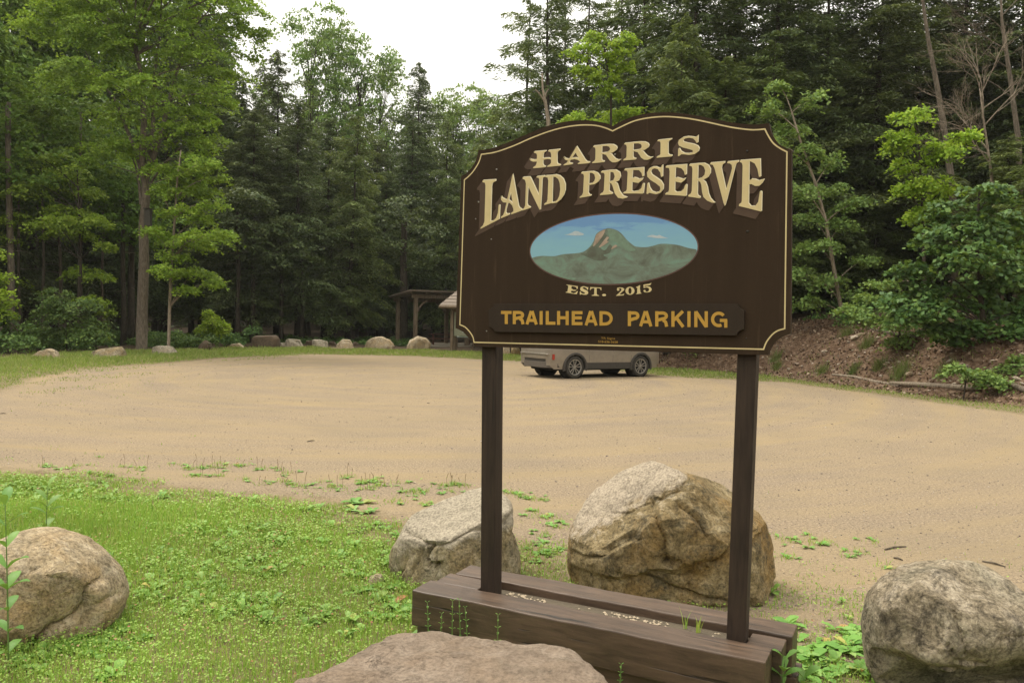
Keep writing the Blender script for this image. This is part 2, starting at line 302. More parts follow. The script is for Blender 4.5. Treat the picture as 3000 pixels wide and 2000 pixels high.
def ground_material():
    m, n, l, b = mat('sandy_gravel_and_soil', 0.95, 0.12)
    v = coords(n, l, 'Object')
    def attr(name):
        a = n.new('ShaderNodeAttribute'); a.attribute_name = name; return a.outputs['Fac']
    def math_(op, a, c=0.0, d=None):
        k = n.new('ShaderNodeMath'); k.operation = op
        for i, q in ((0, a), (1, c), (2, d)):
            if q is None: continue
            if hasattr(q, 'is_linked'): l.new(q, k.inputs[i])
            else: k.inputs[i].default_value = q
        return k.outputs[0]
    def mask(val, lo, hi):
        k = n.new('ShaderNodeMapRange'); k.interpolation_type = 'SMOOTHSTEP'; k.inputs[1].default_value = lo; k.inputs[2].default_value = hi
        l.new(val, k.inputs[0]); return k.outputs[0]
    n1 = noise_tex(n, l, 0.55, 6, 0.62, v, 0.7); n2 = noise_tex(n, l, 3.0, 6, 0.7, v); n3 = noise_tex(n, l, 38, 6, 0.8, v); n4 = noise_tex(n, l, 170, 3, 0.6, v)
    # long faint wheel bands
    tcb = n.new('ShaderNodeTexCoord'); sxb = n.new('ShaderNodeSeparateXYZ'); l.new(tcb.outputs['Object'], sxb.inputs[0])
    dxb = math_('ADD', sxb.outputs[0], 3.0); dyb = math_('ADD', sxb.outputs[1], -24.0)
    rb = math_('SQRT', math_('ADD', math_('MULTIPLY', dxb, dxb), math_('MULTIPLY', dyb, dyb))); ab = math_('ARCTAN2', dyb, dxb)
    cb = n.new('ShaderNodeCombineXYZ'); l.new(math_('MULTIPLY', rb, 0.95), cb.inputs[0]); l.new(math_('MULTIPLY', ab, 0.9), cb.inputs[1]); l.new(math_('MULTIPLY', sxb.outputs[0], 0.03), cb.inputs[2])
    nb = noise_tex(n, l, 1.5, 6, 0.62, cb.outputs[0], 0.35)
    g1 = ramp(n, [(0.32, (0.240, 0.190, 0.134)), (0.50, (0.258, 0.202, 0.132)), (0.68, (0.274, 0.210, 0.124))]); l.new(nb.outputs[0], g1.inputs[0])
    g1b = ramp(n, [(0.35, (0.88, 0.89, 0.92)), (0.6, (1.04, 1.03, 1.0))]); l.new(n1.outputs[0], g1b.inputs[0])
    gr = mixc(n, l, 0.7, g1.outputs[0], g1b.outputs[0], 'MULTIPLY')
    sp = ramp(n, [(0.37, (0.36, 0.34, 0.39)), (0.45, (0.88, 0.87, 0.88)), (0.55, (1.04, 1.04, 1.03)), (0.63, (1.7, 1.66, 1.62))]); l.new(n3.outputs[0], sp.inputs[0])
    spm = mask(nb.outputs[0], 0.62, 0.40); spm2 = math_('MULTIPLY_ADD', spm, 0.65, 0.35)
    gr = mixc(n, l, spm2, gr, sp.outputs[0], 'MULTIPLY')
    sq = ramp(n, [(0.34, (0.55, 0.53, 0.56)), (0.47, (1, 1, 1)), (0.66, (1.3, 1.3, 1.3))]); l.new(n4.outputs[0], sq.inputs[0])
    gr = mixc(n, l, 0.6, gr, sq.outputs[0], 'MULTIPLY')
    soil = ramp(n, [(0.3, (0.13, 0.10, 0.055)), (0.5, (0.20, 0.155, 0.09)), (0.7, (0.15, 0.16, 0.06))]); l.new(n2.outputs[0], soil.inputs[0])
    soil2 = mixc(n, l, 0.7, soil.outputs[0], sp.outputs[0], 'MULTIPLY')
    bank = ramp(n, [(0.3, (0.055, 0.032, 0.02)), (0.5, (0.12, 0.075, 0.048)), (0.66, (0.27, 0.19, 0.13))]); 
    n5 = noise_tex(n, l, 6.0, 9, 0.75, v, 0.4); l.new(n5.outputs[0], bank.inputs[0])
    wood = ramp(n, [(0.3, (0.03, 0.022, 0.015)), (0.6, (0.085, 0.06, 0.038))]); l.new(n5.outputs[0], wood.inputs[0])
    # edges broken by noise
    jig = math_('MULTIPLY_ADD', n2.outputs[0], 1.1, -0.55); jig2 = math_('MULTIPLY_ADD', n3.outputs[0], 0.5, -0.25)
    lot = math_('ADD', math_('ADD', attr('lot'), jig), jig2)
    lm = mask(lot, -0.28, 0.22)
    c = mixc(n, l, lm, soil2, gr)
    wm = mask(math_('ADD', attr('lot'), math_('MULTIPLY', jig, 1.5)), -6.5, -9.0)
    c = mixc(n, l, wm, c, wood.outputs[0])
    bm_ = mask(math_('ADD', attr('toe'), math_('MULTIPLY', jig, 0.8)), -0.3, 0.5)
    bm2 = mask(attr('toe'), 7.5, 4.5)
    c = mixc(n, l, math_('MULTIPLY', bm_, bm2), c, bank.outputs[0])
    l.new(c, b.inputs['Base Color'])
    k = bump(n, l, b, n3.outputs[0], 0.6, 0.012); k = bump(n, l, b, n4.outputs[0], 0.5, 0.005, k); bump(n, l, b, n5.outputs[0], 0.25, 0.06, k)
    return m
M['ground'] = ground_material()
def terrain(name, sel, label=None):
    q = Q[sel]; used, inv = np.unique(q.ravel(), return_inverse=True)
    me = mesh_np(name, V[used], inv.reshape(-1, 4), M['ground'], True)
    for nm, arr in (('lot', glot+3.0*sst((gx-0.15)/0.7)*(gy < 7)*(gy > 0)*(gx < 6)), ('toe', gtoe)):
        a = me.attributes.new(nm, 'FLOAT', 'POINT'); a.data.foreach_set('value', np.clip(arr.reshape(-1)[used], -12, 12).astype(np.float32))
    o = link(name, me); tag(o, kind='structure')
    if label: o['label'] = label
    return o
terrain('gravel_lot', inl); terrain('ground', ~inl)

# ------------------------------------------------------------------ leaves as many small faces
def unit(a): return a/np.maximum(np.linalg.norm(a, axis=-1, keepdims=True), 1e-9)
def leaf_quads(C, D, N, L, W):
    D = unit(D); S = unit(np.cross(D, N)); L = np.asarray(L).reshape(-1, 1); W = np.asarray(W).reshape(-1, 1)
    v = np.stack([C-D*L*0.5, C+S*W*0.5-D*L*0.05, C+D*L*0.5, C-S*W*0.5-D*L*0.05], 1).reshape(-1, 3)
    return v, np.arange(len(v)).reshape(-1, 4)
def rndu(n): return unit(rng.normal(size=(n, 3)))
def clump_leaves(c, rx, rz, dens=1.0, leaf=0.13, flat=0.42, ry=None):
    """a maple-like clump: many small drooping plates of leaves inside an uneven oblate shape"""
    ry = ry or rx*0.85
    ns = max(6, int(14*dens)); out = []
    for k in range(ns):
        u = rndu(1)[0]*rng.uniform(0.25, 1.0)**0.5
        p = np.array(c)+u*np.array([rx, ry, rz])
        rs = max(0.28, rx*rng.uniform(0.28, 0.5)); nrm = unit(np.array([u[0]*0.45, u[1]*0.45-0.10, 1.0])+rng.normal(size=3)*0.22)
        nl = int(np.clip(230*dens*(rs/0.8)**2*(0.13/leaf)**2*rng.uniform(0.6, 1.3), 25, 1400))
        a = unit(np.cross(nrm, [0.3, 1, 0.1])); b2 = np.cross(nrm, a)
        r = np.sqrt(rng.uniform(0, 1, nl))*rs; th = rng.uniform(0, 6.283, nl)
        lob = 1+0.35*np.sin(3*th+rng.uniform(0, 6))+0.2*np.sin(7*th+rng.uniform(0, 6)); r = r*lob
        P = p+np.outer(r*np.cos(th), a)+np.outer(r*np.sin(th), b2)+np.outer(rng.normal(size=nl)*0.05-0.28*(r/rs)**2*rs, [0, 0, 1])
        D = np.outer(np.cos(th), a)+np.outer(np.sin(th), b2)+rng.normal(size=(nl, 3))*0.5
        N = nrm+rng.normal(size=(nl, 3))*flat
        Ls = leaf*rng.uniform(0.7, 1.35, nl); out.append((P, D, N, Ls, Ls*rng.uniform(0.65, 0.95, nl)))
    return [np.concatenate([o[i] for o in out]) for i in range(5)]
def join_leaves(parts, name, mt):
    parts = [p for p in parts if len(p[0])]
    A = [np.concatenate([p[i] for p in parts]) for i in range(5)]
    v, f = leaf_quads(*A); return mesh_np(name, v, f, mt)
def bend(a, b, k, n=7, amp=0.15):
    a = Vector(a); b = Vector(b); L = (b-a).length; side = Vector(rndu(1)[0])*L*amp
    pts = []
    for i in range(n):
        t = i/(n-1); pts.append(a.lerp(b, t)+side*math.sin(t*math.pi)*0.5+Vector((0, 0, 1))*k*L*math.sin(t*math.pi)*0.5)
    return pts

def clump_tree(name, px, Y, clumps, label, cat, barkm, leafm, trunk_px, r0, group=None, leaf=0.13, dens=1.0, base_y=None, z0=None, spread=1.0, limbs=True, crown='crown', forks=()):
    """tree whose clumps stand at measured places: clump = (photo x, photo y, half width px, half height px)"""
    X = AT(px, 950, Y)[0]; z = zat(X, Y) if z0 is None else z0
    base = np.array([X, Y, z-0.05]); root = empty(name, tuple(base)); tag(root, label, cat, group)
    s = Y/F_PX
    tp = [np.array([0, 0, 0.0])]
    for (tx, ty) in trunk_px: tp.append(AT(tx, ty, Y)-base+np.array([0, rng.uniform(-.15, .15)*s*100*0, 0]))
    nb = len(tp); mb = MB()
    # flare at the foot
    pts = [tp[0], tp[0]*0.96+tp[1]*0.04] + tp[1:]; rr = [r0*1.35, r0*1.03]+[r0*(1-0.75*(i/(nb-1)))+0.012 for i in range(1, nb)]
    mb.tube([tuple(p) for p in pts], rr, 10, cap=True)
    for (fp, fr_) in forks:
        q = [tuple(AT(a, b_, Y+k*0.25*(-1)**len(fp))-base) for k, (a, b_) in enumerate(fp)]; mb.tube(q, [fr_*(1-0.8*i/(len(q)-1)) for i in range(len(q))], 8, cap=False)
    parts = []
    for (cx, cy, w, h) in clumps:
        dy = rng.uniform(-1, 1)*w*s*0.9*spread
        c = AT(cx, cy, Y+dy)-base
        parts.append(clump_leaves(c, w*s*0.95, h*s*0.8, dens, leaf))
        if limbs:
            # leave the trunk below the clump
            q = [p for p in tp if p[2] < c[2]-0.1*abs(c[0]-p[0])-0.2] or [tp[0]]
            a = q[-1]
            a2 = a; i = [k for k in range(len(tp)) if tp[k] is a][0]
            if i+1 < len(tp): a2 = a*0.5+tp[i+1]*0.5 if tp[i+1][2] < c[2]+0.3 else a
            L = np.linalg.norm(c-a2)
            mb.tube(bend(a2, c, 0.18, 7, 0.10), [max(0.008, min(r0*0.45, 0.010*L+0.012))*(1-0.8*t/6) for t in range(7)], 6, cap=False)
    tr = mb.build('trunk', barkm, root, smooth=True)
    link(crown, join_leaves(parts, crown, leafm), root)
    return root

# ------------------------------------------------------------------ conifers
def conifer_mesh(H, R, zlow, leafm, barkm, sparse=1.0, seed=0, r0=0.2, droop=0.25, tw=0.27):
    st = rng.bit_generator.state; g = np.random.default_rng(seed)
    mb = MB(); n = 9; wob = g.normal(size=(n, 2))*0.05
    mb.tube([(wob[i, 0]*(i > 0), wob[i, 1]*(i > 0), H*i/(n-1)) for i in range(n)], [r0*1.25]+[r0*(1-i/(n-1))*0.95+0.015 for i in range(1, n)], 9)
    PC, PD, PN, PL, PW = [], [], [], [], []
    z = zlow
    lobes = g.uniform(0, 6.28, 3)
    while z < H-0.15:
        t = (z-zlow)/(H-zlow); a = g.uniform(0, 6.283)
        prof = min(1.0, 0.55+t*3.0)*(1-t)**0.62
        L = (R*prof*(0.80+0.26*math.sin(2*a+lobes[0]+z*0.7)+0.14*math.sin(3*a+lobes[1]-z*1.3))*g.uniform(0.55, 1.15)+0.3)
        z += 0.062*(0.75+0.7*t)/max(0.35, sparse)
        up = 0.42*t-0.05+0.12*g.normal()
        dh = np.array([math.cos(a), math.sin(a), 0]); sd_ = np.array([-math.sin(a), math.cos(a), 0])
        ns = max(5, int(L/0.13)); tt = np.linspace(0.15, 1, ns)
        spine = np.array([0, 0, z])+np.outer(tt*L, dh)+np.outer(up*L*tt-droop*L*tt**2.4*g.uniform(0.6, 1.7), [0, 0, 1])+np.outer(np.sin(tt*4+g.uniform(0, 6))*0.06*L, sd_)
        if L > 0.6: mb.tube([(0, 0, z), tuple(spine[ns//2]), tuple(spine[-1])], [0.010+0.007*L, 0.009, 0.004], 4, cap=False)
        wid = L*0.30*np.sin(np.clip(tt, 0, 1)*math.pi*0.85+0.25)*g.uniform(0.7, 1.3)
        per = 5
        for s_ in (-1, 1):
            for q in range(per):
                f = (q+g.uniform(0, 1, ns))/per
                hang = g.uniform(0, 1, ns)**2*0.30
                C = spine+np.outer(s_*wid*f, sd_)+np.outer(wid*f*0.35, dh)-np.outer(wid*f*f*0.45+hang, [0, 0, 1])
                D = dh*0.7+s_*sd_*g.uniform(0.1, 1.1, (ns, 1))+g.normal(size=(ns, 3))*0.35-np.array([0, 0, 0.35])
                N = np.array([0, 0, 1.0])+g.normal(size=(ns, 3))*0.65
                PC.append(C); PD.append(D); PN.append(N); ll = tw*g.uniform(0.6, 1.35, ns); PL.append(ll); PW.append(ll*g.uniform(0.20, 0.34, ns))
    A = [np.concatenate(x) for x in (PC, PD, PN, PL, PW)]
    v, f = leaf_quads(*A); cm = mesh_np('crown', v, f, leafm)
    tmesh = mb.build('trunk', barkm, None, smooth=True); td = tmesh.data; bpy.data.objects.remove(tmesh)
    return td, cm
def decid_mesh(H, R, zlow, leafm, barkm, seed=0, r0=0.16, leaf=0.15, nc=34, dens=1.0):
    g = np.random.default_rng(seed); mb = MB()
    tp = [(g.normal()*0.25*(i > 0), g.normal()*0.25*(i > 0), H*0.9*i/6) for i in range(7)]
    mb.tube(tp, [r0*1.25]+[r0*(1-i/6.5) for i in range(1, 7)], 9); parts = []
    for k in range(nc):
        t = (k+g.uniform())/nc; z = zlow+(H-zlow)*t; rr = R*math.sin(min(1, 0.18+t*0.9)*math.pi*0.92)**0.6*g.uniform(0.35, 1.0); a = k*2.4+g.normal()*0.3
        c = np.array([rr*math.cos(a), rr*math.sin(a), z]); w = R*g.uniform(0.26, 0.42)
        parts.append(clump_leaves(c, w, w*0.55, dens, leaf)); i = min(5, max(0, int((z-1.2-0.3*rr)/(H*0.9/6))))
        mb.tube(bend(tp[i], tuple(c), 0.15, 5, 0.1), [0.05, 0.04, 0.03, 0.02, 0.012], 5, cap=False)
    cm = join_leaves(parts, 'crown', leafm)
    t = mb.build('trunk', barkm, None, smooth=True); td = t.data; bpy.data.objects.remove(t); return td, cm
def place_tree(name, meshes, X, Y, H0, H, label, cat, group=None, rz=None, wide=1.0):
    z = zat(X, Y); root = empty(name, (X, Y, z-0.05), rng.uniform(0, 6.28) if rz is None else rz); s = H/H0; root.scale = (s*wide, s*wide, s)
    root.rotation_euler[0] = rng.normal()*0.012; root.rotation_euler[1] = rng.normal()*0.012
    tag(root, label, cat, group); link('trunk', meshes[0], root); link('crown', meshes[1], root); return root

# ------------------------------------------------------------------ the wood: kinds of tree
HEM = [conifer_mesh(22, 4.9, 2.4, M['hemlock'], M['bark_dark'], 0.97, s, 0.24) for s in (1, 2, 3)]
HEML = [conifer_mesh(16, 4.0, 1.6, M['hemlock_light'], M['bark_dark'], 0.95, s, 0.19) for s in (4, 5)]
HEMS = [conifer_mesh(24, 4.6, 10.5, M['hemlock'], M['bark_dark'], 0.40, 6, 0.22, 0.12), conifer_mesh(24, 4.0, 9.5, M['hemlock_light'], M['bark_dark'], 0.42, 8, 0.2, 0.15)]
DEC = [decid_mesh(20, 4.6, 6, M['maple'], M['bark_dark'], s, 0.2, 0.19, 48) for s in (11, 12)]
DECL = [decid_mesh(20, 4.4, 7, M['hazel'], M['bark_dark'], s, 0.17, 0.19, 44, 0.62) for s in (13, 14)]
def top_h(px, ytop, Y):                                  # height of a tree whose top shows at a photo row
    P = AT(px, ytop, Y); return P[2]-zat(P[0], Y)
def row(items, kinds, label, cat, group, name):
    labs = label if isinstance(label, (list, tuple)) else [label]*len(items)
    for i, (px, Y, yt) in enumerate(items):
        P = AT(px, 950, Y); k = kinds[i % len(kinds)]
        H = top_h(px, yt, Y); place_tree(name, k[0], P[0], Y, k[1], H, labs[i], cat, group, wide=k[2]*min(1.7, k[1]/H))
h22 = [(m_, 22, 1.0) for m_ in HEM]; h16 = [(m_, 16, 1.0) for m_ in HEML]; hs24 = [(m_, 24, 1.0) for m_ in HEMS]; d20 = [(m_, 20, 1.0) for m_ in DEC]; dl20 = [(m_, 20, 1.0) for m_ in DECL]

# dark hemlocks in the middle, behind the row of boulders
row([(690, 57, 215), (812, 60, 150), (635, 60, 120)], h22, ['dark hemlock whose top stands just right of the big maple crown', 'tall dark hemlock rising highest at the left side of the sky gap', 'dark hemlock partly hidden behind the right side of the big maple crown'], 'hemlock', 'dark hemlocks behind the boulders', 'hemlock_tree')
row([(742, 54, 320), (872, 56, 290)], h22, ['shorter dark hemlock behind the slender young maple layers', 'dark hemlock with low boughs behind the big square brown boulder'], 'hemlock', 'dark hemlocks behind the boulders', 'hemlock_tree')
row([(1018, 57, 330)], h16, 'greyer green hemlock with a pointed top behind the tan boulders', 'hemlock', None, 'hemlock_tree')
row([(1195, 67, 350)], h22, 'dark hemlock just behind the open timber shelter', 'hemlock', None, 'hemlock_tree')
row([(1212, 72, 180)], h22, 'tall pointed hemlock below the middle of the sky gap', 'hemlock', None, 'hemlock_tree')
row([(1300, 66, 350), (1400, 64, 380)], h16, ['light green hemlock above the timber shelter', 'light green hemlock touching the left shoulder of the sign'], 'hemlock', 'light hemlocks beside the sign', 'hemlock_tree')
row([(1090, 68, 400), (950, 64, 340), (1120, 64, 500)], h22, ['dark hemlock in shade above the left end of the shelter', 'dark hemlock in shade above the widest tan boulder', 'short dark hemlock directly behind the shelter roof'], 'hemlock', 'shaded hemlocks in the second row', 'hemlock_tree')
row([(905, 74, 25), (975, 76, 60), (1045, 76, 105), (1110, 78, 165)], dl20, ['tallest pale broadleaf tree against the sky, right of the big maple', 'pale broadleaf tree against the sky, second in the descending line', 'pale broadleaf tree against the sky, third in the descending line', 'lowest pale broadleaf tree beside the tall pointed hemlock'], 'broadleaf tree', 'broadleaf trees on the left side of the sky gap', 'broadleaf_tree')
row([(1330, 78, 255), (1390, 80, 280), (1450, 76, 290), (1270, 80, 300)], dl20, ['low pale broadleaf tree right of the tall pointed hemlock', 'low pale broadleaf tree in the middle of the bottom of the sky gap', 'low pale broadleaf tree under the boughs of the thin feathery hemlock', 'low pale broadleaf tree touching the tall pointed hemlock'], 'broadleaf tree', 'broadleaf trees at the bottom of the sky gap', 'broadleaf_tree')
# right of the gap
place_tree('hemlock_tree', HEMS[0], AT(1592, 950, 43)[0], 43, 24, top_h(1592, -160, 43), 'tall thin hemlock with open feathery boughs against the sky', 'hemlock', None, 0.6, 1.15)
row([(1700, 45, -180), (1790, 47, -150), (1640, 52, -60), (1525, 49, -60)], hs24, ['tall sparse hemlock right behind the bright lime young maple', 'tall sparse hemlock between the lime young maple and the shaggy hemlocks', 'tall sparse hemlock right of the thin feathery one', 'sparse hemlock left of the thin feathery one, at the edge of the sky'], 'hemlock', 'sparse hemlocks above the sign', 'hemlock_tree')
row([(1480, 50, 330), (1560, 46, 300), (1660, 44, 250), (1790, 42, 180)], h16, ['green hemlock low behind the left slope of the sign top', 'green hemlock behind the broken pale dead trunk', 'green hemlock above the notch of the sign top', 'green hemlock beneath the lime young maple leaves'], 'hemlock', 'hemlocks showing over the sign', 'hemlock_tree')
row([(1880, 40, -200), (2010, 37, -260), (2140, 38, -220), (2270, 37, -300)], h22, ['shaggy hemlock above the right arch of the sign, nearest the lime maple', 'shaggy hemlock above the end of the sign arch', 'shaggy hemlock above the top right corner of the sign', 'shaggy hemlock behind the pale leaning young maple'], 'hemlock', 'shaggy hemlocks on the slope', 'hemlock_tree')
row([(1960, 34, 60), (2120, 34, 160), (2250, 35, 120)], h16, ['lighter hemlock over the crest of the right sign arch', 'lighter hemlock over the falling line of the sign top', 'lighter hemlock over the top right corner of the sign'], 'hemlock', 'lighter hemlocks on the slope', 'hemlock_tree')
row([(2400, 37, -200), (2540, 36, -260), (2680, 38, -200), (2820, 37, -300), (2970, 36, -260), (3120, 34, -300), (3280, 32, -300)], h22, ['dark hemlock right of the pale leaning young maple', 'dark hemlock left of the bright young maple in front of the pole trunk', 'dark hemlock directly behind the tall pole trunk', 'dark hemlock behind the fan of bare twigs', 'dark hemlock behind the brown trunk at the right edge', 'dark hemlock cut by the right edge of the picture', 'dark hemlock beyond the right edge of the picture'], 'hemlock', 'dark hemlocks high on the slope', 'hemlock_tree')
row([(2450, 43, 80), (2600, 45, 100), (2750, 46, 60), (2880, 44, 120), (2340, 44, 40)], h22, 'dark hemlock in the second row on the slope', 'hemlock', 'second row hemlocks on the slope', 'hemlock_tree')
row([(2240, 34, 520), (2360, 36, 480), (2560, 35, 540), (2950, 29, 400), (3080, 26, 300)], h16, ['young hemlock low beside the right edge of the sign', 'young hemlock behind the foot of the leaning young maple', 'young hemlock in the dark hollow between the two bright maples', 'feathery young hemlock above the leafy young oak', 'tall feathery young hemlock at the right edge'], 'hemlock', 'young hemlocks on the bank', 'hemlock_tree')
# left wood
row([(-120, 44, -300), (20, 50, -250), (150, 54, -260), (280, 55, -200), (-260, 42, -300), (560, 62, -80), (450, 62, -140)], d20, ['tall broadleaf tree at the left edge of the picture', 'tall broadleaf tree above the thick brown trunk', 'tall broadleaf tree above the slim grey trunks', 'tall broadleaf tree left behind the big maple crown', 'tall broadleaf tree beyond the left edge of the picture', 'tall broadleaf tree behind the right side of the big maple crown', 'tall broadleaf tree straight behind the big maple'], 'broadleaf tree', 'broadleaf trees behind the big maple', 'broadleaf_tree')
row([(80, 50, 60), (220, 55, 30), (350, 54, 120), (-60, 47, 40), (480, 56, 160), (590, 58, 80)], h22, ['dark hemlock behind the slim trunk nearest the left edge', 'dark hemlock behind the layered young maple on the left', 'dark hemlock behind the trunk of the big maple', 'dark hemlock at the left edge of the picture', 'dark hemlock behind the slender young maple', 'dark hemlock between the slender young maple and the tall hemlocks'], 'hemlock', 'dark hemlocks in the left wood', 'hemlock_tree')
row([(-300, 38, -400), (-420, 34, -400), (-200, 50, -200)], h22, 'dark hemlock at the edge of the lot beyond the left boulders', 'hemlock', 'edge hemlocks', 'hemlock_tree')
row([(20, 68, 100), (170, 70, 60), (330, 72, 90), (470, 70, 60), (620, 74, 40), (760, 76, 190), (890, 80, 220), (1010, 84, 300), (1120, 86, 330), (1230, 84, 360), (1350, 82, 430), (1480, 70, 400), (1600, 66, 380), (1720, 60, 260), (1850, 56, 100), (1980, 54, 0), (2120, 52, -60), (2260, 52, -60), (2420, 54, 40), (2580, 54, 20), (2740, 54, 60), (2900, 52, 40), (3060, 48, 0)],
    h22, 'shadowy hemlock far back in the wood', 'hemlock', 'hemlocks far back in the wood', 'hemlock_tree')

# bare lower trunks seen in the dark of the wood
def bare_trunk(px, Y, ybase, ytop, wpx, label, group='bare trunks in the shade', m_='bark_dark', lean=0, cm='maple'):
    X = AT(px, 950, Y)[0]; z = zat(X, Y); base = np.array([X, Y, z-0.05]); T = AT(px+lean, ytop, Y)-base; r = wpx*0.5*Y/F_PX
    mb = MB(); n = 7
    mb.tube([(T[0]*i/(n-1)+rng.normal()*0.03*(i > 0), rng.normal()*0.03*(i > 0), T[2]*i/(n-1)) for i in range(n)], [r*1.25]+[r*(1-0.35*i/(n-1)) for i in range(1, n)], 9)
    root = empty('tree_trunk', tuple(base)); tag(root, label, 'tree trunk', group)
    mb.build('trunk', M[m_], root, smooth=True)
    for k in range(7):
        b = MB(); zz = T[2]*rng.uniform(0.3, 0.98); a = rng.uniform(0, 6.28); L = rng.uniform(0.5, 1.6)
        p = (T[0]*zz/T[2], 0, zz); b.tube(bend(p, (p[0]+L*math.cos(a), L*math.sin(a), zz+rng.uniform(-.2, .3)), 0.1, 5, 0.1), [0.018, 0.014, 0.01, 0.007, 0.004], 4, cap=False)
        b.build('dead_branch', M['bark_pale'], root)
    parts = []
    for k in range(11):
        zz = T[2]*(0.70+0.42*k/10); a = k*2.4; L = rng.uniform(0.5, 1.9)
        parts.append(clump_leaves((T[0]*zz/T[2]+L*math.cos(a), L*math.sin(a), zz), rng.uniform(1.0, 1.7), rng.uniform(0.35, 0.7), 0.7, 0.17))
    link('crown', join_leaves(parts, 'crown', M[cm]), root)
SL = ['first slim grey trunk left of the big maple, showing pale above the layered leaves', 'second slim grey trunk left of the big maple', 'third slim grey trunk left of the big maple', 'slim trunk closest to the thick brown trunk at the left edge', 'stouter slim trunk deeper in the wood on the left', 'slim trunk between the layered young maple and the big maple']
for px, Y, yt, w, ln in ((232, 43, 330, 10, 6), (178, 45, 400, 10, -4), (128, 44, 380, 9, -6), (60, 44, 420, 8, -8), (108, 50, 420, 12, 0), (300, 46, 420, 8, 3)):
    bare_trunk(px, Y, 950, yt, w, SL.pop(0), 'slim trunks left of the big maple', 'bark', ln)
bare_trunk(33, 39, 950, 300, 22, 'thick brown trunk in the wood beyond the leftmost row boulder', None, 'bark', -10)
SL = ['narrower dark trunk just left of the big maple trunk', 'wider dark trunk touching the left side of the big maple trunk']
for px, Y, yt, w in ((362, 44, 560, 16), (384, 45, 560, 22)): bare_trunk(px, Y, 1000, yt, w, SL.pop(0), 'dark trunks behind the big maple', 'bark_dark')
SL = ['dark trunk above the low pale tan boulder', 'dark trunk above the left edge of the big square boulder', 'dark trunk above the small grey boulder of the row', 'dark trunk above the flat sloping grey boulder', 'dark trunk above the small low boulder of the row', 'thick dark trunk beside the left post of the shelter']
for px, Y, yt, w in ((697, 51, 620, 15), (742, 52, 640, 15), (825, 53, 700, 13), (885, 54, 700, 14), (968, 57, 720, 12), (1184, 56, 640, 26)): bare_trunk(px, Y, 1000, yt, w, SL.pop(0), 'dark trunks behind the boulder row', 'bark_dark', 0, 'hemlock')

# ------------------------------------------------------------------ single trees set from their clumps
BM = [(330, 445, 95, 50), (290, 480, 60, 35), (385, 425, 60, 35), (600, 300, 90, 55), (655, 275, 60, 40), (560, 345, 90, 45), (520, 400, 85, 45), (440, 345, 80, 40), (600, 410, 60, 30), (320, 335, 75, 38), (560, 465, 70, 35),
      (250, 215, 110, 45), (190, 240, 75, 32), (400, 260, 105, 50), (500, 240, 105, 48), (640, 180, 105, 60), (725, 120, 75, 70), (740, 45, 70, 60), (640, 60, 100, 60), (540, 120, 100, 55), (430, 130, 105, 55), (330, 130, 110, 50),
      (245, 85, 100, 45), (150, 60, 110, 50), (240, 10, 115, 45), (370, 25, 105, 50), (490, 20, 100, 50), (600, -40, 120, 60), (710, -40, 80, 50), (450, -80, 140, 60), (300, -90, 150, 60), (600, -130, 120, 60), (420, -170, 150, 70), (160, -60, 110, 60), (480, 500, 60, 30), (555, 520, 60, 25)]
clump_tree('maple_tree', 415, 38.6, [(a, b, w*1.08, h*1.05) for a, b, w, h in BM], 'big spreading maple with a pale mottled trunk at the edge of the lot', 'maple tree', M['bark'], M['maple_bright'],
           [(417, 900), (422, 760), (420, 660), (428, 570), (425, 520), (416, 450), (422, 360), (418, 280), (410, 200), (390, 120)], 0.26, leaf=0.125, dens=1.0,
           forks=[([(414, 600), (408, 540), (398, 490), (380, 440)], .09), ([(424, 545), (400, 450), (360, 350), (335, 290), (290, 230), (250, 150)], .11), ([(426, 540), (445, 430), (450, 320), (455, 200), (470, 90), (475, -60)], .13), ([(428, 530), (470, 400), (500, 280), (530, 170), (570, 80), (640, 0)], .12), ([(425, 560), (480, 480), (540, 420), (600, 380)], .07), ([(418, 250), (400, 130), (375, 20), (350, -60)], .06)])
SM = [(560, 560, 85, 26), (620, 598, 55, 18), (535, 620, 75, 22), (600, 642, 55, 16), (605, 690, 85, 18), (670, 685, 30, 13), (550, 705, 85, 20), (500, 790, 65, 24), (565, 802, 75, 22), (625, 830, 45, 15), (540, 850, 40, 14), (500, 748, 55, 16), (470, 560, 55, 22), (640, 520, 45, 16), (600, 480, 60, 20), (450, 680, 60, 20), (530, 500, 70, 22)]
clump_tree('maple_sapling', 494, 37, SM, 'slender young maple with flat layers of leaves beside the big maple', 'young maple', M['bark_pale'], M['maple_bright'],
           [(497, 900), (503, 760), (512, 640), (520, 520), (530, 440)], 0.07, leaf=0.12, dens=1.0)
LM = [(150, 650, 85, 24), (215, 685, 75, 20), (250, 642, 80, 22), (310, 722, 38, 14), (250, 800, 70, 22), (295, 812, 40, 16), (200, 620, 80, 24), (270, 880, 60, 16), (310, 912, 28, 11), (60, 560, 75, 26), (100, 535, 60, 22), (40, 640, 65, 22), (30, 820, 60, 16), (10, 700, 50, 18), (170, 500, 90, 28), (240, 560, 70, 22), (110, 460, 90, 26)]
clump_tree('maple_sapling', 238, 40, LM, 'young maple with spreading layers in front of the slim grey trunks', 'young maple', M['bark_dark'], M['maple_bright'],
           [(238, 900), (236, 760), (232, 620), (225, 480)], 0.08, leaf=0.13, dens=0.9)
clump_tree('maple_sapling', -10, 33, [(5, 860, 45, 20), (20, 885, 40, 14), (-10, 920, 50, 18), (-30, 800, 60, 24), (-20, 740, 50, 20)], 'bright maple twigs reaching in over the leftmost bushes', 'young maple', M['bark_dark'], M['lime'], [(-12, 900), (-10, 740)], 0.05, leaf=0.11, dens=0.9)
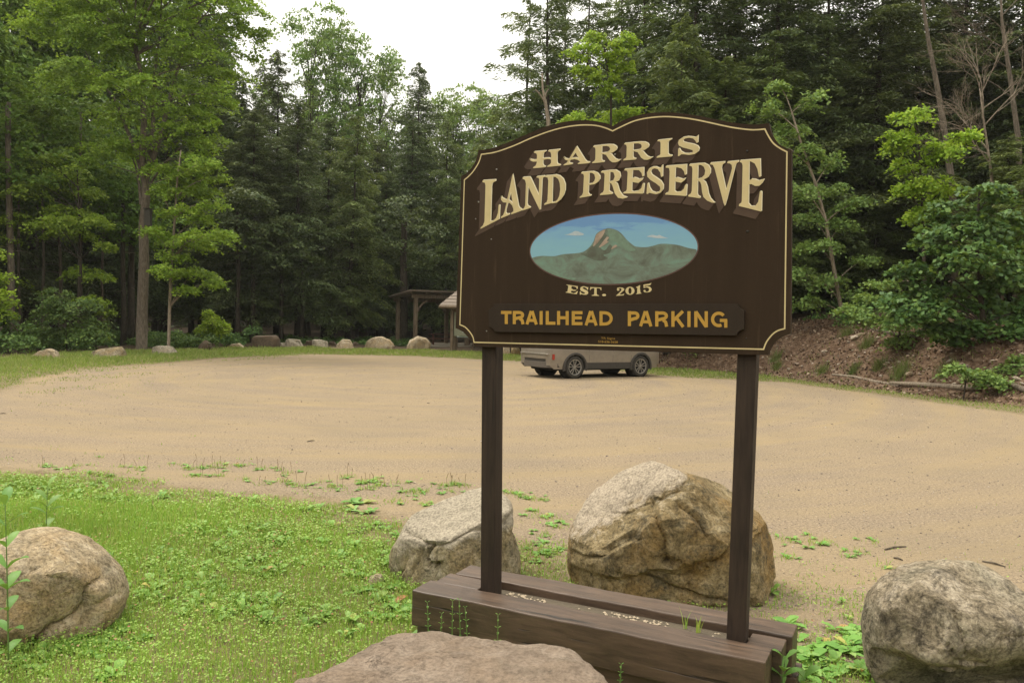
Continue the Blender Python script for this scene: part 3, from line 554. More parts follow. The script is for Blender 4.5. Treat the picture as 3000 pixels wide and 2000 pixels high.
BS = [(1700, 150, 55, 26), (1780, 148, 62, 28), (1738, 110, 40, 20), (1835, 118, 38, 26), (1690, 350, 60, 26), (1780, 338, 70, 30), (1850, 325, 45, 22), (1815, 190, 45, 24), (1700, 205, 40, 18), (1760, 230, 50, 18), (1730, 400, 80, 26), (1790, 270, 45, 18)]
clump_tree('maple_sapling', 1800, 33, BS, 'bright lime green young maple rising behind the arched sign top', 'young maple', M['bark_dark'], M['lime'], [(1795, 700), (1790, 400), (1790, 280), (1770, 140)], 0.07, leaf=0.115, dens=1.2)
R1 = [(2245, 310, 48, 30), (2385, 290, 38, 34), (2325, 375, 58, 30), (2365, 445, 60, 36), (2440, 470, 38, 30), (2345, 560, 58, 28), (2425, 550, 65, 24), (2485, 600, 55, 20), (2380, 640, 60, 24), (2465, 655, 60, 22), (2520, 590, 36, 16), (2400, 720, 70, 22), (2345, 800, 40, 22), (2430, 825, 70, 26), (2505, 862, 55, 18), (2360, 885, 60, 24), (2280, 250, 30, 20), (2260, 420, 40, 26), (2540, 760, 40, 14)]
clump_tree('maple_sapling', 2478, 30, R1, 'pale green young maple with a leaning trunk just right of the sign', 'young maple', M['bark_pale'], M['hazel'], [(2460, 880), (2440, 770), (2420, 650), (2390, 540), (2350, 430), (2320, 330)], 0.075, leaf=0.12, dens=0.95, spread=0.7)
R2 = [(2675, 338, 66, 16), (2640, 405, 45, 30), (2715, 425, 58, 32), (2830, 400, 55, 22), (2780, 448, 48, 26), (2668, 480, 58, 28), (2705, 540, 78, 36), (2650, 560, 40, 24), (2688, 640, 48, 18), (2620, 430, 26, 20), (2760, 560, 50, 24), (2730, 610, 60, 22)]
clump_tree('maple_sapling', 2705, 26, R2, 'bright green young maple in front of the tall pole trunk', 'young maple', M['bark_dark'], M['lime'], [(2710, 850), (2705, 700), (2700, 560), (2690, 400)], 0.06, leaf=0.12, dens=1.05, spread=0.8)
R3 = [(2800, 620, 95, 44), (2900, 560, 85, 44), (2965, 650, 75, 52), (2750, 705, 85, 44), (2850, 750, 110, 52), (2680, 790, 65, 36), (2955, 800, 75, 52), (2650, 925, 55, 26), (2735, 905, 75, 34), (2900, 900, 95, 44), (2980, 960, 55, 44), (2800, 985, 60, 34), (2620, 880, 36, 16), (3060, 750, 70, 70), (3060, 900, 80, 60), (2860, 660, 90, 44), (2700, 850, 70, 34), (2850, 850, 80, 44), (2860, 960, 60, 34), (2930, 730, 80, 40), (2940, 1010, 70, 36), (2760, 960, 50, 26), (3030, 1000, 60, 40)]
clump_tree('oak_sapling', 2890, 22.5, R3, 'dense leafy young oak with dark green lobed leaves at the right edge', 'young oak', M['bark_dark'], M['dark_leaf'], [(2880, 950), (2870, 820), (2860, 700), (2870, 560)], 0.08, leaf=0.15, dens=1.35, spread=1.0)
clump_tree('beech_sapling', 2640, 25, [(2560, 870, 60, 12), (2600, 950, 70, 18), (2540, 930, 60, 14), (2700, 985, 60, 22), (2640, 1000, 50, 16), (2620, 905, 60, 16), (2500, 905, 50, 12), (2680, 940, 40, 20), (2590, 830, 50, 14)], 'low young beech spreading over the top of the bank', 'young beech', M['bark_dark'], M['hazel'], [(2635, 960), (2620, 880)], 0.03, leaf=0.10, dens=0.8)
clump_tree('bush', 2830, 20.5, [(2870, 1096, 34, 10), (2960, 1085, 50, 16), (3000, 1105, 40, 14), (2800, 1078, 26, 9), (2920, 1112, 36, 10), (2990, 1060, 40, 20)], 'small leafy bush at the foot of the young oak', 'bush', M['bark_dark'], M['hazel'], [(2835, 1070)], 0.02, leaf=0.09, dens=0.9)

# bushes and seedlings at the left edge of the lot
for nm, px, Y, cl, lab, lm, lf in (
    ('bush', 195, 35, [(135, 930, 60, 36), (205, 900, 85, 48), (160, 865, 50, 28), (260, 950, 60, 34), (105, 985, 75, 32), (210, 980, 90, 30), (290, 985, 40, 22)], 'rounded dark green bush behind the flat tan boulder', M['dark_leaf'], 0.11),
    ('bush', 25, 33, [(30, 960, 60, 42), (-20, 930, 60, 50), (60, 1000, 60, 30), (10, 1030, 50, 26), (-60, 980, 60, 50)], 'dark green bush at the left end of the boulder row', M['dark_leaf'], 0.11),
    ('seedling', 622, 41.5, [(625, 940, 26, 18), (600, 962, 26, 16), (648, 958, 22, 20), (612, 920, 16, 12), (630, 975, 34, 14)], 'bright broadleaf seedling behind the dark dome boulder', M['lime'], 0.10),
    ('seedling', 282, 35.5, [(280, 960, 18, 10), (292, 975, 16, 10), (272, 975, 14, 10)], 'tiny bright seedling beside the rounded dark bush', M['lime'], 0.08),
    ('bush', 470, 41, [(450, 990, 50, 22), (510, 985, 55, 24), (560, 995, 50, 18), (600, 990, 40, 20)], 'low dark bush behind the squat grey boulder', M['dark_leaf'], 0.10),
    ('bush', 685, 46, [(680, 985, 30, 16), (700, 1000, 30, 12), (660, 995, 24, 14), (745, 970, 25, 26)], 'low leafy bush beside the big brown block boulder', M['dark_leaf'], 0.10)):
    clump_tree(nm, px, Y, cl, lab, 'bush' if nm == 'bush' else 'seedling', M['bark_dark'], lm, [(px, cl[0][1]+12)], 0.025, leaf=lf, dens=1.0, crown='foliage')

# pole trunk, dead tree with bare twigs, broken snag
def dead_tree(px, Y, path, r0, label, tw, mk='bark_pale', cat='dead tree', depth=3, name='dead_tree'):
    X = AT(px, 950, Y)[0]; z = zat(X, Y); base = np.array([X, Y, z-0.05]); root = empty(name, tuple(base)); tag(root, label, cat)
    pts = [np.zeros(3)]+[AT(a, b, Y)-base for a, b in path]; n = len(pts); mb = MB(); mb.tube([tuple(p) for p in pts], [r0*(1-0.8*i/(n-1)) for i in range(n)], 9)
    mb.build('trunk', M[mk], root, smooth=True)
    def grow(b, p, d, L, r, k):
        q = p+d*L; b.tube(bend(tuple(p), tuple(q), 0.06, 4, 0.12), [r, r*0.85, r*0.7, r*0.5], 4, cap=False)
        if k == 0: return
        for _ in range(rng.integers(2, 5)):
            t = rng.uniform(0.3, 1.0); dd = unit(d+rng.normal(size=3)*0.42+np.array([0, 0, 0.12])); grow(b, p+d*L*t, dd, L*rng.uniform(0.45, 0.75), r*0.55, k-1)
    for (i, dx, dz, L, r) in tw:
        b = MB(); p = pts[i] if isinstance(i, int) else pts[int(i)]*(1-(i % 1))+pts[int(i)+1]*(i % 1)
        grow(b, p, unit(np.array([dx, rng.uniform(-.5, .3), dz])), L, r, depth); b.build('branch', M[mk], root)
dead_tree(2800, 32, [(2790, 550), (2770, 400), (2745, 250), (2720, 120), (2700, -20), (2690, -200)], 0.16, 'tall bare brown pole trunk rising out of the top of the picture', [(1.5, 1, .2, 1.0, .012), (2.4, -1, .2, 1.2, .012), (3.3, 1, .1, 1.2, .012), (3.6, -1, .1, .9, .01)], 'bark', 'tree trunk', 1, 'pole_tree')
dead_tree(2925, 29, [(2920, 640), (2900, 480), (2880, 340), (2868, 240)], 0.075, 'dead grey tree with a fan of bare twigs', [(2.0, -.8, .7, 2.0, .03), (2.3, -.5, .8, 1.8, .028), (2.6, -.9, .5, 1.5, .025), (2.8, .6, .8, 1.6, .025), (3, -.2, 1, 1.6, .025), (3.6, .3, 1, 1.4, .02), (3.8, -.6, .8, 1.3, .02), (2.2, -1, .25, 1.7, .022), (3.2, .8, .6, 1.2, .02)], 'bark_pale', 'dead tree', 4)
dead_tree(2990, 30, [(2985, 420), (2955, 200), (2935, 60), (2930, -60)], 0.12, 'brown trunk with bare upper twigs at the right edge', [(2.0, -.9, .35, 1.8, .025), (2.4, -.8, .6, 1.6, .025), (2.8, -.9, .5, 1.3, .02), (1.6, -.8, .5, 1.8, .025), (3.1, .6, .7, 1.3, .02)], 'bark', 'dead tree', 3)
dead_tree(1612, 38, [(1610, 420), (1606, 350), (1598, 300), (1590, 262), (1588, 215)], 0.14, 'broken pale dead trunk leaning in front of the thin hemlock', [(2.8, -.6, .8, .9, .05), (3.3, .4, 1, .5, .04)], 'bark_pale', 'dead tree', 0)

# bird house high on the maple trunk
t = empty('nest_box', tuple(AT(434, 638, 38.25))); tag(t, 'small weathered wooden nest box fixed to the big maple trunk', 'nest box')
mb = MB(); mb.box((0, 0, 0), (0.14, 0.12, 0.40)); mb.build('body', flat_mat('nest_box_wood', (0.06, 0.055, 0.045), 0.9), t, 0.008)
mb = MB(); mb.box((0, -0.03, 0.425), (0.17, 0.17, 0.02)); mb.build('roof', flat_mat('nest_box_roof', (0.05, 0.045, 0.04), 0.9), t, 0.005)

# the far wooded slope that closes the view between the trunks
parts = []
for _ in range(620):
    a = math.radians(rng.uniform(-50, 48)); R_q = rng.uniform(86, 104) if a < math.radians(8) else rng.uniform(60, 80); Xq, Yq = R_q*math.sin(a), R_q*math.cos(a)
    zq = zat(Xq, Yq)+rng.uniform(0.5, 9)*(1 if a < math.radians(-14) or a > math.radians(2) else 0.75); parts.append(clump_leaves((Xq, Yq, zq), rng.uniform(2.2, 3.6), rng.uniform(1.2, 2.2), 0.7, 0.42))
tag(link('distant_woods', join_leaves(parts, 'distant_woods', M['hemlock'])), 'dark mass of trees on the far slope seen between the nearer trunks', 'woods', kind='stuff')

# ------------------------------------------------------------------ rocks: the outline seen from the lot, given real depth, facets and cracks
def rock(name, outline, Y, depth, mt, label, group=None, sub=5, seed=0, boxy=0.75, rough=0.05, facets=9, detail=1.0, yscale=0.0, sink=0.08, cat='boulder', cuts=(), cracks=(), ledges=(), flo=0.74):
    """outline: photo pixels; Y: distance of the middle; depth: half thickness front to back in metres"""
    P = np.array([AT(a, b, Y) for a, b in outline])[:, [0, 2]]
    P = np.concatenate([np.linspace(P[i], P[(i+1) % len(P)], 9)[:-1] for i in range(len(P))])
    cx = (P[:, 0].min()+P[:, 0].max())/2; cz = (P[:, 1].min()+P[:, 1].max())/2
    zb = P[:, 1].min(); gz_ = zat(cx, Y)
    d = P-[cx, cz]; an = np.arctan2(d[:, 1], d[:, 0]); o = np.argsort(an); an = an[o]; rr = np.hypot(d[:, 0], d[:, 1])[o]
    an = np.concatenate([an-2*np.pi, an, an+2*np.pi]); rr = np.concatenate([rr]*3)
    bm = bmesh.new(); bmesh.ops.create_icosphere(bm, subdivisions=sub, radius=1.0)
    S = np.array([v.co[:] for v in bm.verts]); g = np.random.default_rng(seed)
    phi = np.arctan2(S[:, 2], S[:, 0]); s = np.sqrt(np.clip(1-S[:, 1]**2, 0, 1)); rho = np.interp(phi, an, rr)
    sp = s**boxy; y = np.sign(S[:, 1])*np.abs(S[:, 1])**0.85
    X = np.stack([rho*np.cos(phi)*sp, y*depth, rho*np.sin(phi)*sp], 1)
    size = max(np.ptp(P[:, 0]), np.ptp(P[:, 1]))
    # flat broken faces on the front, back and flanks, leaving the traced rim
    for (nx, ny, nz_, fr) in cuts:
        nrm = unit(np.array([nx, ny, nz_])); h = X@nrm; lim = h.max()*fr; X -= np.outer(np.maximum(0, h-lim)*0.93, nrm)
    for k in range(facets):
        nrm = unit(np.array([g.normal()*0.7, -abs(g.normal())-0.3 if k % 3 else abs(g.normal())+0.3, g.normal()*0.55+0.1]))
        h = X@nrm; mxh = h.max(); lim = mxh*g.uniform(flo, 0.92); over = np.maximum(0, h-lim)
        keep = 1-np.clip((s-0.90)/0.1, 0, 1)*0.8
        X -= np.outer(over*0.88*keep, nrm)
    N = unit(X); lines = []
    for cr_, wd_, dp_ in cracks:
        lines.append((np.array([AT(a, b_, Y) for a, b_ in cr_])[:, [0, 2]]-[cx, cz], wd_, dp_))
    disp = np.zeros(len(X)); off = Vector((seed*3.1, seed*1.7, 5))
    for i in range(len(X)):
        v = Vector(X[i])/size
        a = noise.fractal(v*3.2+off, 0.9, 2.1, 5); r = noise.ridged_multi_fractal(v*2.3+off*1.3, 0.8, 2.1, 4, 1.0, 2.0)
        c = noise.noise(v*22+off)*0.12+noise.noise(v*48+off)*0.07
        disp[i] = (a*0.6-max(0, r-1.25)*0.5+c)*rough*size*detail
    wob = np.array([[noise.noise(Vector(p)*5+off)*0.03, noise.noise(Vector(p)*5-off)*0.03] for p in X]) if lines else 0
    for P_, wd_, dp_ in lines:
        dd, sd0 = seg_dist(X[:, 0]+wob[:, 0], X[:, 2]+wob[:, 1], P_, False); front = np.clip(-N[:, 1]*2+0.6, 0, 1)
        disp -= dp_*front*np.exp(-(dd/wd_)**2)
        disp -= dp_*0.55*front*np.where(sd0 < 0, np.exp(-dd/(wd_*5)), 0)
    for lp, am_, sm2 in ledges:                           # the part below this line is undercut
        L_ = np.array([AT(a, b_, Y) for a, b_ in lp])[:, [0, 2]]-[cx, cz]; zl = np.interp(X[:, 0], L_[:, 0], L_[:, 1]); fr2 = np.clip(-N[:, 1]*2.2+0.4, 0, 1)
        jit_ = np.array([noise.noise(Vector(p)*7+off)*0.03 for p in X]); X[:, 1] += am_*sst((zl-X[:, 2]+jit_)/sm2)*fr2
    X = X+N*disp[:, None]
    for v, c in zip(bm.verts, X): v.co = c
    for f in bm.faces: f.smooth = True
    me = bpy.data.meshes.new(name); bm.to_mesh(me); bm.free(); me.materials.append(mt)
    try: me.set_sharp_from_angle(angle=math.radians(34))
    except Exception: pass
    o = link(name, me, None, (cx, Y, cz)); tag(o, label, cat, group); return o
def zz(pts, ox, oy, s): return [(ox+a/s, oy+b/s) for a, b in pts]

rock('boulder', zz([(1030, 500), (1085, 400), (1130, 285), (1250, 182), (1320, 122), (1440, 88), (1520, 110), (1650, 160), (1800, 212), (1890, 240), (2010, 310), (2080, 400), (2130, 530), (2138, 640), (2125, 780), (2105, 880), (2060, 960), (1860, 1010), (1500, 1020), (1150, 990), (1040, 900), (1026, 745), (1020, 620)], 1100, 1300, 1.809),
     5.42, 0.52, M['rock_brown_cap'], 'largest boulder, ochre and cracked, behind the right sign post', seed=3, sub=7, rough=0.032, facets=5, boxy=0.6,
     cuts=((-.55, -.30, .80, .66), (-.1, -.75, .66, .80), (0, -1, .1, .72), (.85, -.5, .15, .80), (-.9, -.45, -.1, .86), (.15, -.85, -.5, .80), (.5, -.2, .85, .84)),
     ledges=[(zz([(1000, 640), (1250, 600), (1440, 560), (1600, 585), (1700, 540), (1830, 450), (2000, 420)], 1100, 1300, 1.809), .05, .03), (zz([(1000, 540), (1180, 480), (1330, 400), (1440, 260), (1500, 228), (1640, 180), (1700, 60)], 1100, 1300, 1.809), -.05, .03)],
     cracks=[(zz(q, 1100, 1300, 1.809), w_, d_) for q, w_, d_ in (([(1030, 510), (1090, 400), (1180, 385), (1290, 330), (1400, 275), (1480, 230)], .018, .022), ([(1440, 260), (1420, 320), (1450, 400), (1470, 520)], .014, .03), ([(1480, 232), (1560, 200), (1640, 185)], .016, .02),
        ([(1470, 520), (1560, 560), (1600, 585), (1640, 545), (1760, 530), (1830, 450), (1890, 430)], .020, .045), ([(1590, 585), (1590, 680), (1620, 760)], .014, .02), ([(1260, 600), (1400, 640), (1560, 690), (1700, 735), (1850, 730)], .018, .028), ([(1560, 260), (1620, 310), (1680, 390)], .015, .02), ([(1030, 560), (1110, 540), (1200, 480), (1330, 420)], .014, .02), ([(2010, 790), (2080, 760), (2130, 740)], .02, .03), ([(1580, 700), (1600, 800), (1680, 860)], .015, .02))])
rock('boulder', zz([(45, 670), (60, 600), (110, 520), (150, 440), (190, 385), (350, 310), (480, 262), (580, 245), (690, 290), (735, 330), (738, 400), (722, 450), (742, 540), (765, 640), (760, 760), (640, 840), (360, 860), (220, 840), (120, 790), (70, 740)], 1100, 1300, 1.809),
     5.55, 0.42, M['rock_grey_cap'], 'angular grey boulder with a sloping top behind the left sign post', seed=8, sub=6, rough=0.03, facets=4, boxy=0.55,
     cuts=((-.25, -.35, .9, .58), (-.45, -.85, .2, .66), (.35, -.93, .1, .78), (-.85, -.4, .1, .85)),
     cracks=[(zz(q, 1100, 1300, 1.809), w_, d_) for q, w_, d_ in (([(160, 440), (290, 470), (420, 460), (530, 405), (650, 400), (735, 330)], .014, .018), ([(330, 470), (290, 540), (330, 580), (360, 560)], .015, .035), ([(190, 560), (160, 640), (110, 690)], .012, .02), ([(290, 470), (230, 600), (180, 740)], .012, .015), ([(640, 420), (700, 520), (720, 640)], .012, .02))])
rock('boulder', zz([(0, 540), (60, 520), (130, 505), (220, 512), (300, 540), (400, 570), (450, 605), (520, 650), (570, 710), (620, 770), (650, 830), (672, 900), (670, 960), (640, 1030), (560, 1110), (430, 1160), (200, 1190), (-60, 1180), (-200, 1080), (-250, 900), (-220, 740), (-120, 610)], 0, 1300, 1.96),
     4.45, 0.40, M['rock_tan'], 'rounded tan boulder on the grass behind a leafy milkweed stem', seed=12, sub=6, rough=0.026, facets=4, boxy=0.62,
     cuts=((.1, -.45, .88, .80), (.15, -1, .12, .72), (.8, -.55, -.1, .86), (.2, -.8, -.55, .78)),
     ledges=[(zz([(-300, 1040), (0, 1062), (160, 1060), (260, 1125), (340, 1045), (430, 1150), (700, 1160)], 0, 1300, 1.96), .10, .04)],
     cracks=[(zz(q, 0, 1300, 1.96), w_, d_) for q, w_, d_ in (([(620, 780), (600, 860), (540, 930), (430, 960), (340, 1040), (290, 1110)], .018, .035), ([(660, 880), (600, 900), (560, 990)], .016, .02), ([(0, 1060), (120, 1050), (200, 1090), (260, 1120)], .02, .04), ([(290, 660), (370, 640), (450, 680)], .012, .010))])
rock('boulder', zz([(a*0.965+62, b_*0.975+52) for a, b_ in [(755, 1180), (765, 1110), (800, 1010), (850, 950), (920, 880), (1000, 850), (1080, 820), (1200, 795), (1350, 778), (1500, 785), (1620, 820), (1750, 890), (1850, 960), (1950, 1050), (2050, 1200), (2080, 1400), (2000, 1600), (1700, 1750), (1200, 1780), (900, 1700), (800, 1560), (762, 1400), (750, 1280)]], 2200, 1300, 2.24),
     3.78, 0.40, M['rock_lichen'], 'speckled lichen-covered boulder to the right of the sign timbers', seed=21, sub=6, rough=0.034, facets=4, boxy=0.55,
     cuts=((.1, -.42, .9, .74), (-.5, -.75, .4, .80), (.05, -.78, -.62, .50), (-.85, -.5, 0, .86)),
     ledges=[(zz([(a*0.965+62, b_*0.975+52) for a, b_ in [(700, 1290), (820, 1300), (1000, 1310), (1200, 1370), (1400, 1345), (1560, 1240), (1790, 1290), (2100, 1330)]], 2200, 1300, 2.24), .20, .06)],
     cracks=[(zz([(a*0.965+62, b_*0.975+52) for a, b_ in q], 2200, 1300, 2.24), w_, d_) for q, w_, d_ in (([(1150, 840), (1110, 950), (1120, 1100), (1150, 1210), (1240, 1220)], .011, .020), ([(1020, 1150), (1080, 1240), (1250, 1260), (1300, 1330)], .014, .022), ([(820, 1310), (950, 1310), (1100, 1320), (1200, 1370), (1400, 1340), (1560, 1240), (1790, 1300)], .025, .05), ([(1350, 1160), (1420, 1130), (1440, 1090)], .012, .015), ([(1500, 1050), (1600, 1040)], .01, .012), ([(1690, 1120), (1760, 1080)], .012, .015))])
# low slab in front of the sign: wide flat top, broken rim
def slab():
    bm = bmesh.new(); bmesh.ops.create_icosphere(bm, subdivisions=6, radius=1.0); off = Vector((4, 9, 2))
    pl = [G(a, b, 0.50)[:2] for a, b in ((862, 2010), (930, 1950), (990, 1900), (1050, 1866), (1120, 1850), (1220, 1838), (1300, 1837), (1420, 1850), (1560, 1862), (1680, 1890), (1760, 1930), (1810, 1975), (1838, 2020), (1800, 2090), (1650, 2130), (1450, 2150), (1250, 2140), (1050, 2120), (900, 2080))]
    pl = np.array(pl); c = pl.mean(0); d = pl-c; an = np.arctan2(d[:, 1], d[:, 0]); o = np.argsort(an); an = an[o]; rr = np.hypot(d[:, 0], d[:, 1])[o]
    an = np.concatenate([an-2*np.pi, an, an+2*np.pi]); rr = np.concatenate([rr]*3)
    for v in bm.verts:
        x, y, z = v.co; phi = math.atan2(y, x); s = math.sqrt(max(0, 1-z*z)); rho = float(np.interp(phi, an, rr))
        k = s**0.42 if z > 0 else s**0.5
        X, Y_ = rho*math.cos(phi)*k, rho*math.sin(phi)*k
        zt = 0.25+(0.25*(1-(1-z)**3.2) if z > 0 else -0.33*(1-(1+z)**2.5))
        if z <= 0.1 and y < 0: 
            q = 1+0.10*(0.1-z); X *= q; Y_ *= q
        p = Vector((X, Y_, zt)); nn = noise.fractal(p*3+off, 0.9, 2, 5); r = noise.ridged_multi_fractal(p*2.2+off, 0.8, 2.1, 4, 1, 2)
        top = 1 if z > 0.45 else 0
        am = 0.035 if top else 0.075
        p += Vector((math.cos(phi)*s, math.sin(phi)*s, z*0.5+0.2))*(nn*am-(0 if top else max(0, r-1.2)*0.09)+noise.noise(p*28)*0.006)
        v.co = p
    for f in bm.faces: f.smooth = True
    me = bpy.data.meshes.new('flat_boulder'); bm.to_mesh(me); bm.free(); me.materials.append(M['rock_pink']); me.set_sharp_from_angle(angle=math.radians(36))
    o = link('flat_boulder', me, None, (c[0], c[1], 0)); tag(o, 'low flat-topped pinkish brown boulder in front of the sign timbers', 'boulder')
slab()
# small stone beside the grey boulder
rock('stone', [(1082, 1690), (1100, 1682), (1118, 1684), (1126, 1700), (1118, 1712), (1095, 1712), (1080, 1704)], 5.35, 0.07, M['rock_grey'], 'small grey stone in the grass beside the angular boulder', seed=31, sub=3, cat='stone')

# the boulder row round the far side of the lot
def far_rock(pts, mt, label, seed, group=None, boxy=0.45, rough=0.035, dk=0.8, fac=8, flo=0.5):
    yb = max(p[1] for p in pts); xm = sum(p[0] for p in pts)/len(pts); Y = G(xm, yb)[1]
    w = (max(p[0] for p in pts)-min(p[0] for p in pts))*0.5*Y/F_PX; yb2 = yb+6
    bot = [(pts[-1][0]-4, yb2), (pts[0][0]+4, yb2)]
    return rock('boulder', pts+bot, Y+w*dk*0.6, w*dk, mt, label, group, 4, seed, boxy, rough, fac, flo=flo)
far_rock([(88, 1050), (102, 1040), (122, 1028), (145, 1021), (160, 1028), (172, 1044)], M['row_tan'], 'leftmost boulder of the row, low tan wedge', 41)
far_rock([(272, 1046), (274, 1030), (300, 1022), (352, 1015), (362, 1030), (366, 1047)], M['rock_grey'], 'long grey-brown slab boulder left of the big maple trunk', 42, boxy=0.35)
far_rock([(441, 1038), (447, 1016), (470, 1012), (500, 1014), (514, 1028), (519, 1038)], M['row_grey'], 'squat grey boulder just right of the big maple trunk', 43, boxy=0.5)
far_rock([(579, 1026), (584, 1008), (602, 996), (618, 1006), (624, 1026)], M['rock_dark'], 'dark brown dome-shaped boulder below the bright seedling', 44)
far_rock([(664, 1020), (680, 1007), (700, 1005), (718, 1019)], M['row_tan'], 'low pale tan boulder between the dark dome and the big block', 45)
far_rock([(739, 1018), (742, 990), (752, 983), (806, 982), (816, 992), (817, 1018)], M['rock_dark'], 'big square brown boulder, tallest of the row', 46, boxy=0.18, fac=3, flo=0.8)
far_rock([(814, 1016), (820, 1004), (836, 1004), (842, 1016)], M['row_grey'], 'small grey boulder tucked behind the big square brown one', 47)
far_rock([(836, 1018), (837, 994), (850, 992), (878, 995), (890, 1018)], M['row_grey'], 'grey boulder with a flat sloping top right of the big square one', 48, boxy=0.5)
far_rock([(893, 1012), (898, 998), (916, 996), (922, 1012)], M['rock_dark'], 'brown boulder half hidden behind a pale leaning one', 49)
far_rock([(915, 1020), (916, 994), (935, 994), (960, 1000), (961, 1020)], M['row_grey'], 'pale boulder with a top slanting down to the right', 50, boxy=0.5)
far_rock([(960, 1010), (966, 1000), (980, 1000), (987, 1010)], M['rock_dark'], 'small low boulder left of the white-topped tan one', 51)
far_rock([(981, 1024), (986, 1008), (1005, 993), (1025, 994), (1035, 1010), (1037, 1024)], M['row_tan'], 'peaked tan boulder with a pale top, left of the widest one', 52)
far_rock([(1028, 1012), (1036, 1001), (1046, 1002), (1054, 1012)], M['rock_dark'], 'small dark boulder behind the widest tan one', 53)
far_rock([(1068, 1022), (1076, 998), (1095, 987), (1120, 986), (1142, 995), (1156, 1014), (1150, 1024)], M['row_tan'], 'widest boulder of the row, smooth rounded tan', 54)
far_rock([(1192, 1018), (1200, 996), (1225, 984), (1250, 990), (1262, 1006), (1258, 1026)], M['row_tan'], 'rounded tan boulder in front of the open timber shelter', 55)
far_rock([(1470, 1038), (1472, 1016), (1492, 1012), (1496, 1038)], M['row_tan'], 'tan boulder seen under the sign right beside the left post', 56, boxy=0.5)
far_rock([(1496, 1042), (1498, 1014), (1520, 1010), (1528, 1040)], M['rock_brown'], 'brown boulder seen under the sign left of the parked car', 57, boxy=0.5)

# ------------------------------------------------------------------ bank stones, logs
BK = [(2210+rng.uniform(-5, 790), rng.uniform(970, 1150)) for _ in range(150)]
proto = []
for k in range(4):
    bm = bmesh.new(); bmesh.ops.create_icosphere(bm, subdivisions=3, radius=1)
    for v in bm.verts:
        n_ = noise.fractal(v.co*1.2+Vector((k*5, 2, 1)), 1, 2, 4); v.co = v.co*(1+0.3*n_); v.co.z *= 0.55; v.co.x *= 1.3
    me = bpy.data.meshes.new('bank_stone'); bm.to_mesh(me); bm.free(); me.materials.append(flat_mat('bank_stone_%d' % k, [(0.36, 0.28, 0.2), (0.28, 0.23, 0.18), (0.22, 0.16, 0.12), (0.42, 0.35, 0.27)][k], 0.9, var=0.3, scale=3)); proto.append(me)
cnt = 0
for (a, b_) in BK:
    # find where the ray meets the bank
    d = ray(a, b_); hit = None
    for Yt in np.arange(14, 45, 0.25):
        P = C0+d*Yt
        if P[2] <= zat(P[0], P[1]): hit = P; break
    if hit is None or toe_sd([hit[0]], [hit[1]])[0] < 0.2: continue
    o = link('bank_stone', proto[cnt % 4], None, (hit[0], hit[1], zat(hit[0], hit[1])), (rng.normal()*.3, rng.normal()*.3, rng.uniform(0, 6)))
    s = rng.uniform(0.025, 0.07)*(1 if rng.uniform() < 0.9 else 2.0); o.scale = (s, s, s)
    tag(o, 'small pale stone lying on the reddish bank', 'stone', 'stones scattered on the bank'); cnt += 1
def hitbank(a, b_):
    d = ray(a, b_)
    for Yt in np.arange(12, 60, 0.05):
        P = C0+d*Yt
        if P[2] <= zat(P[0], P[1]): return P
    return P
def log(name, pts, r, label, mk='bark_pale', cat='log'):
    W = [hitbank(a, b_)+np.array([0, 0, r*0.8]) for a, b_ in pts]; b0 = W[0].copy(); mb = MB()
    n = len(W); mb.tube([tuple(w-b0+rng.normal(size=3)*0.02) for w in W], [r*(0.75+0.35*math.sin(2.5*i/n)) for i in range(n)], 8)
    o = mb.build(name, M[mk], None, smooth=True, loc=tuple(b0)); tag(o, label, cat); return o
log('fallen_log', [(2440, 1102), (2500, 1108), (2560, 1118), (2630, 1134)], 0.05, 'thin fallen log lying along the foot of the bank nearer the sign', 'bark_pale')
log('fallen_log', [(2612, 1128), (2690, 1134), (2780, 1138), (2868, 1146)], 0.07, 'thicker grey fallen log lying at the foot of the bank', 'bark_pale')
log('fallen_log', [(2905, 1118), (2945, 1124), (2990, 1142), (3040, 1165)], 0.07, 'dark fallen log under the leafy young oak at the right edge', 'bark')
log('fallen_branch', [(2540, 966), (2590, 976), (2640, 984), (2690, 992)], 0.05, 'fallen branch along the top of the bank', 'bark')
log('fallen_branch', [(2866, 1100), (2874, 1112), (2886, 1122), (2900, 1128)], 0.03, 'bent pale broken stick on the bank', 'bark_pale')
rock('boulder', [(2508, 994), (2510, 978), (2525, 974), (2538, 982), (2540, 994)], hitbank(2524, 990)[1]+.3, 0.28, M['rock_grey'], 'grey boulder at the top of the bank beside the leaning maple', seed=61, sub=4)

# ------------------------------------------------------------------ the sign: a frame of reference along its face
O_S = G(1410, 1722, 0.30); YAW = math.radians(27.0)
DV = np.array([math.cos(YAW), -math.sin(YAW), 0]); WV = np.array([math.sin(YAW), math.cos(YAW), 0])      # along the face, away from the viewer
O_S0 = np.array([O_S[0], O_S[1], 0.0])
def uz(x, y, w=-0.045):                                  # pixel to (u, z) on the plane at offset w
    d = CF*F_PX+CR*(x-1500)-CU*(y-1000); n_ = WV
    t = ((O_S0+WV*w-C0)@n_)/(d@n_); P = C0+d*t; return ((P-O_S0)@DV, P[2])
def SP(u, z, w): return tuple((O_S0+DV*u+WV*w)[:2])+(z,)
def Lc(u, z, w): return (u, w, z)                        # local coordinates of the sign's Empty
sign = empty('trailhead_sign', tuple(O_S0), -YAW); tag(sign, 'large dark brown wooden sign with arched top reading Harris Land Preserve on two posts', 'sign')

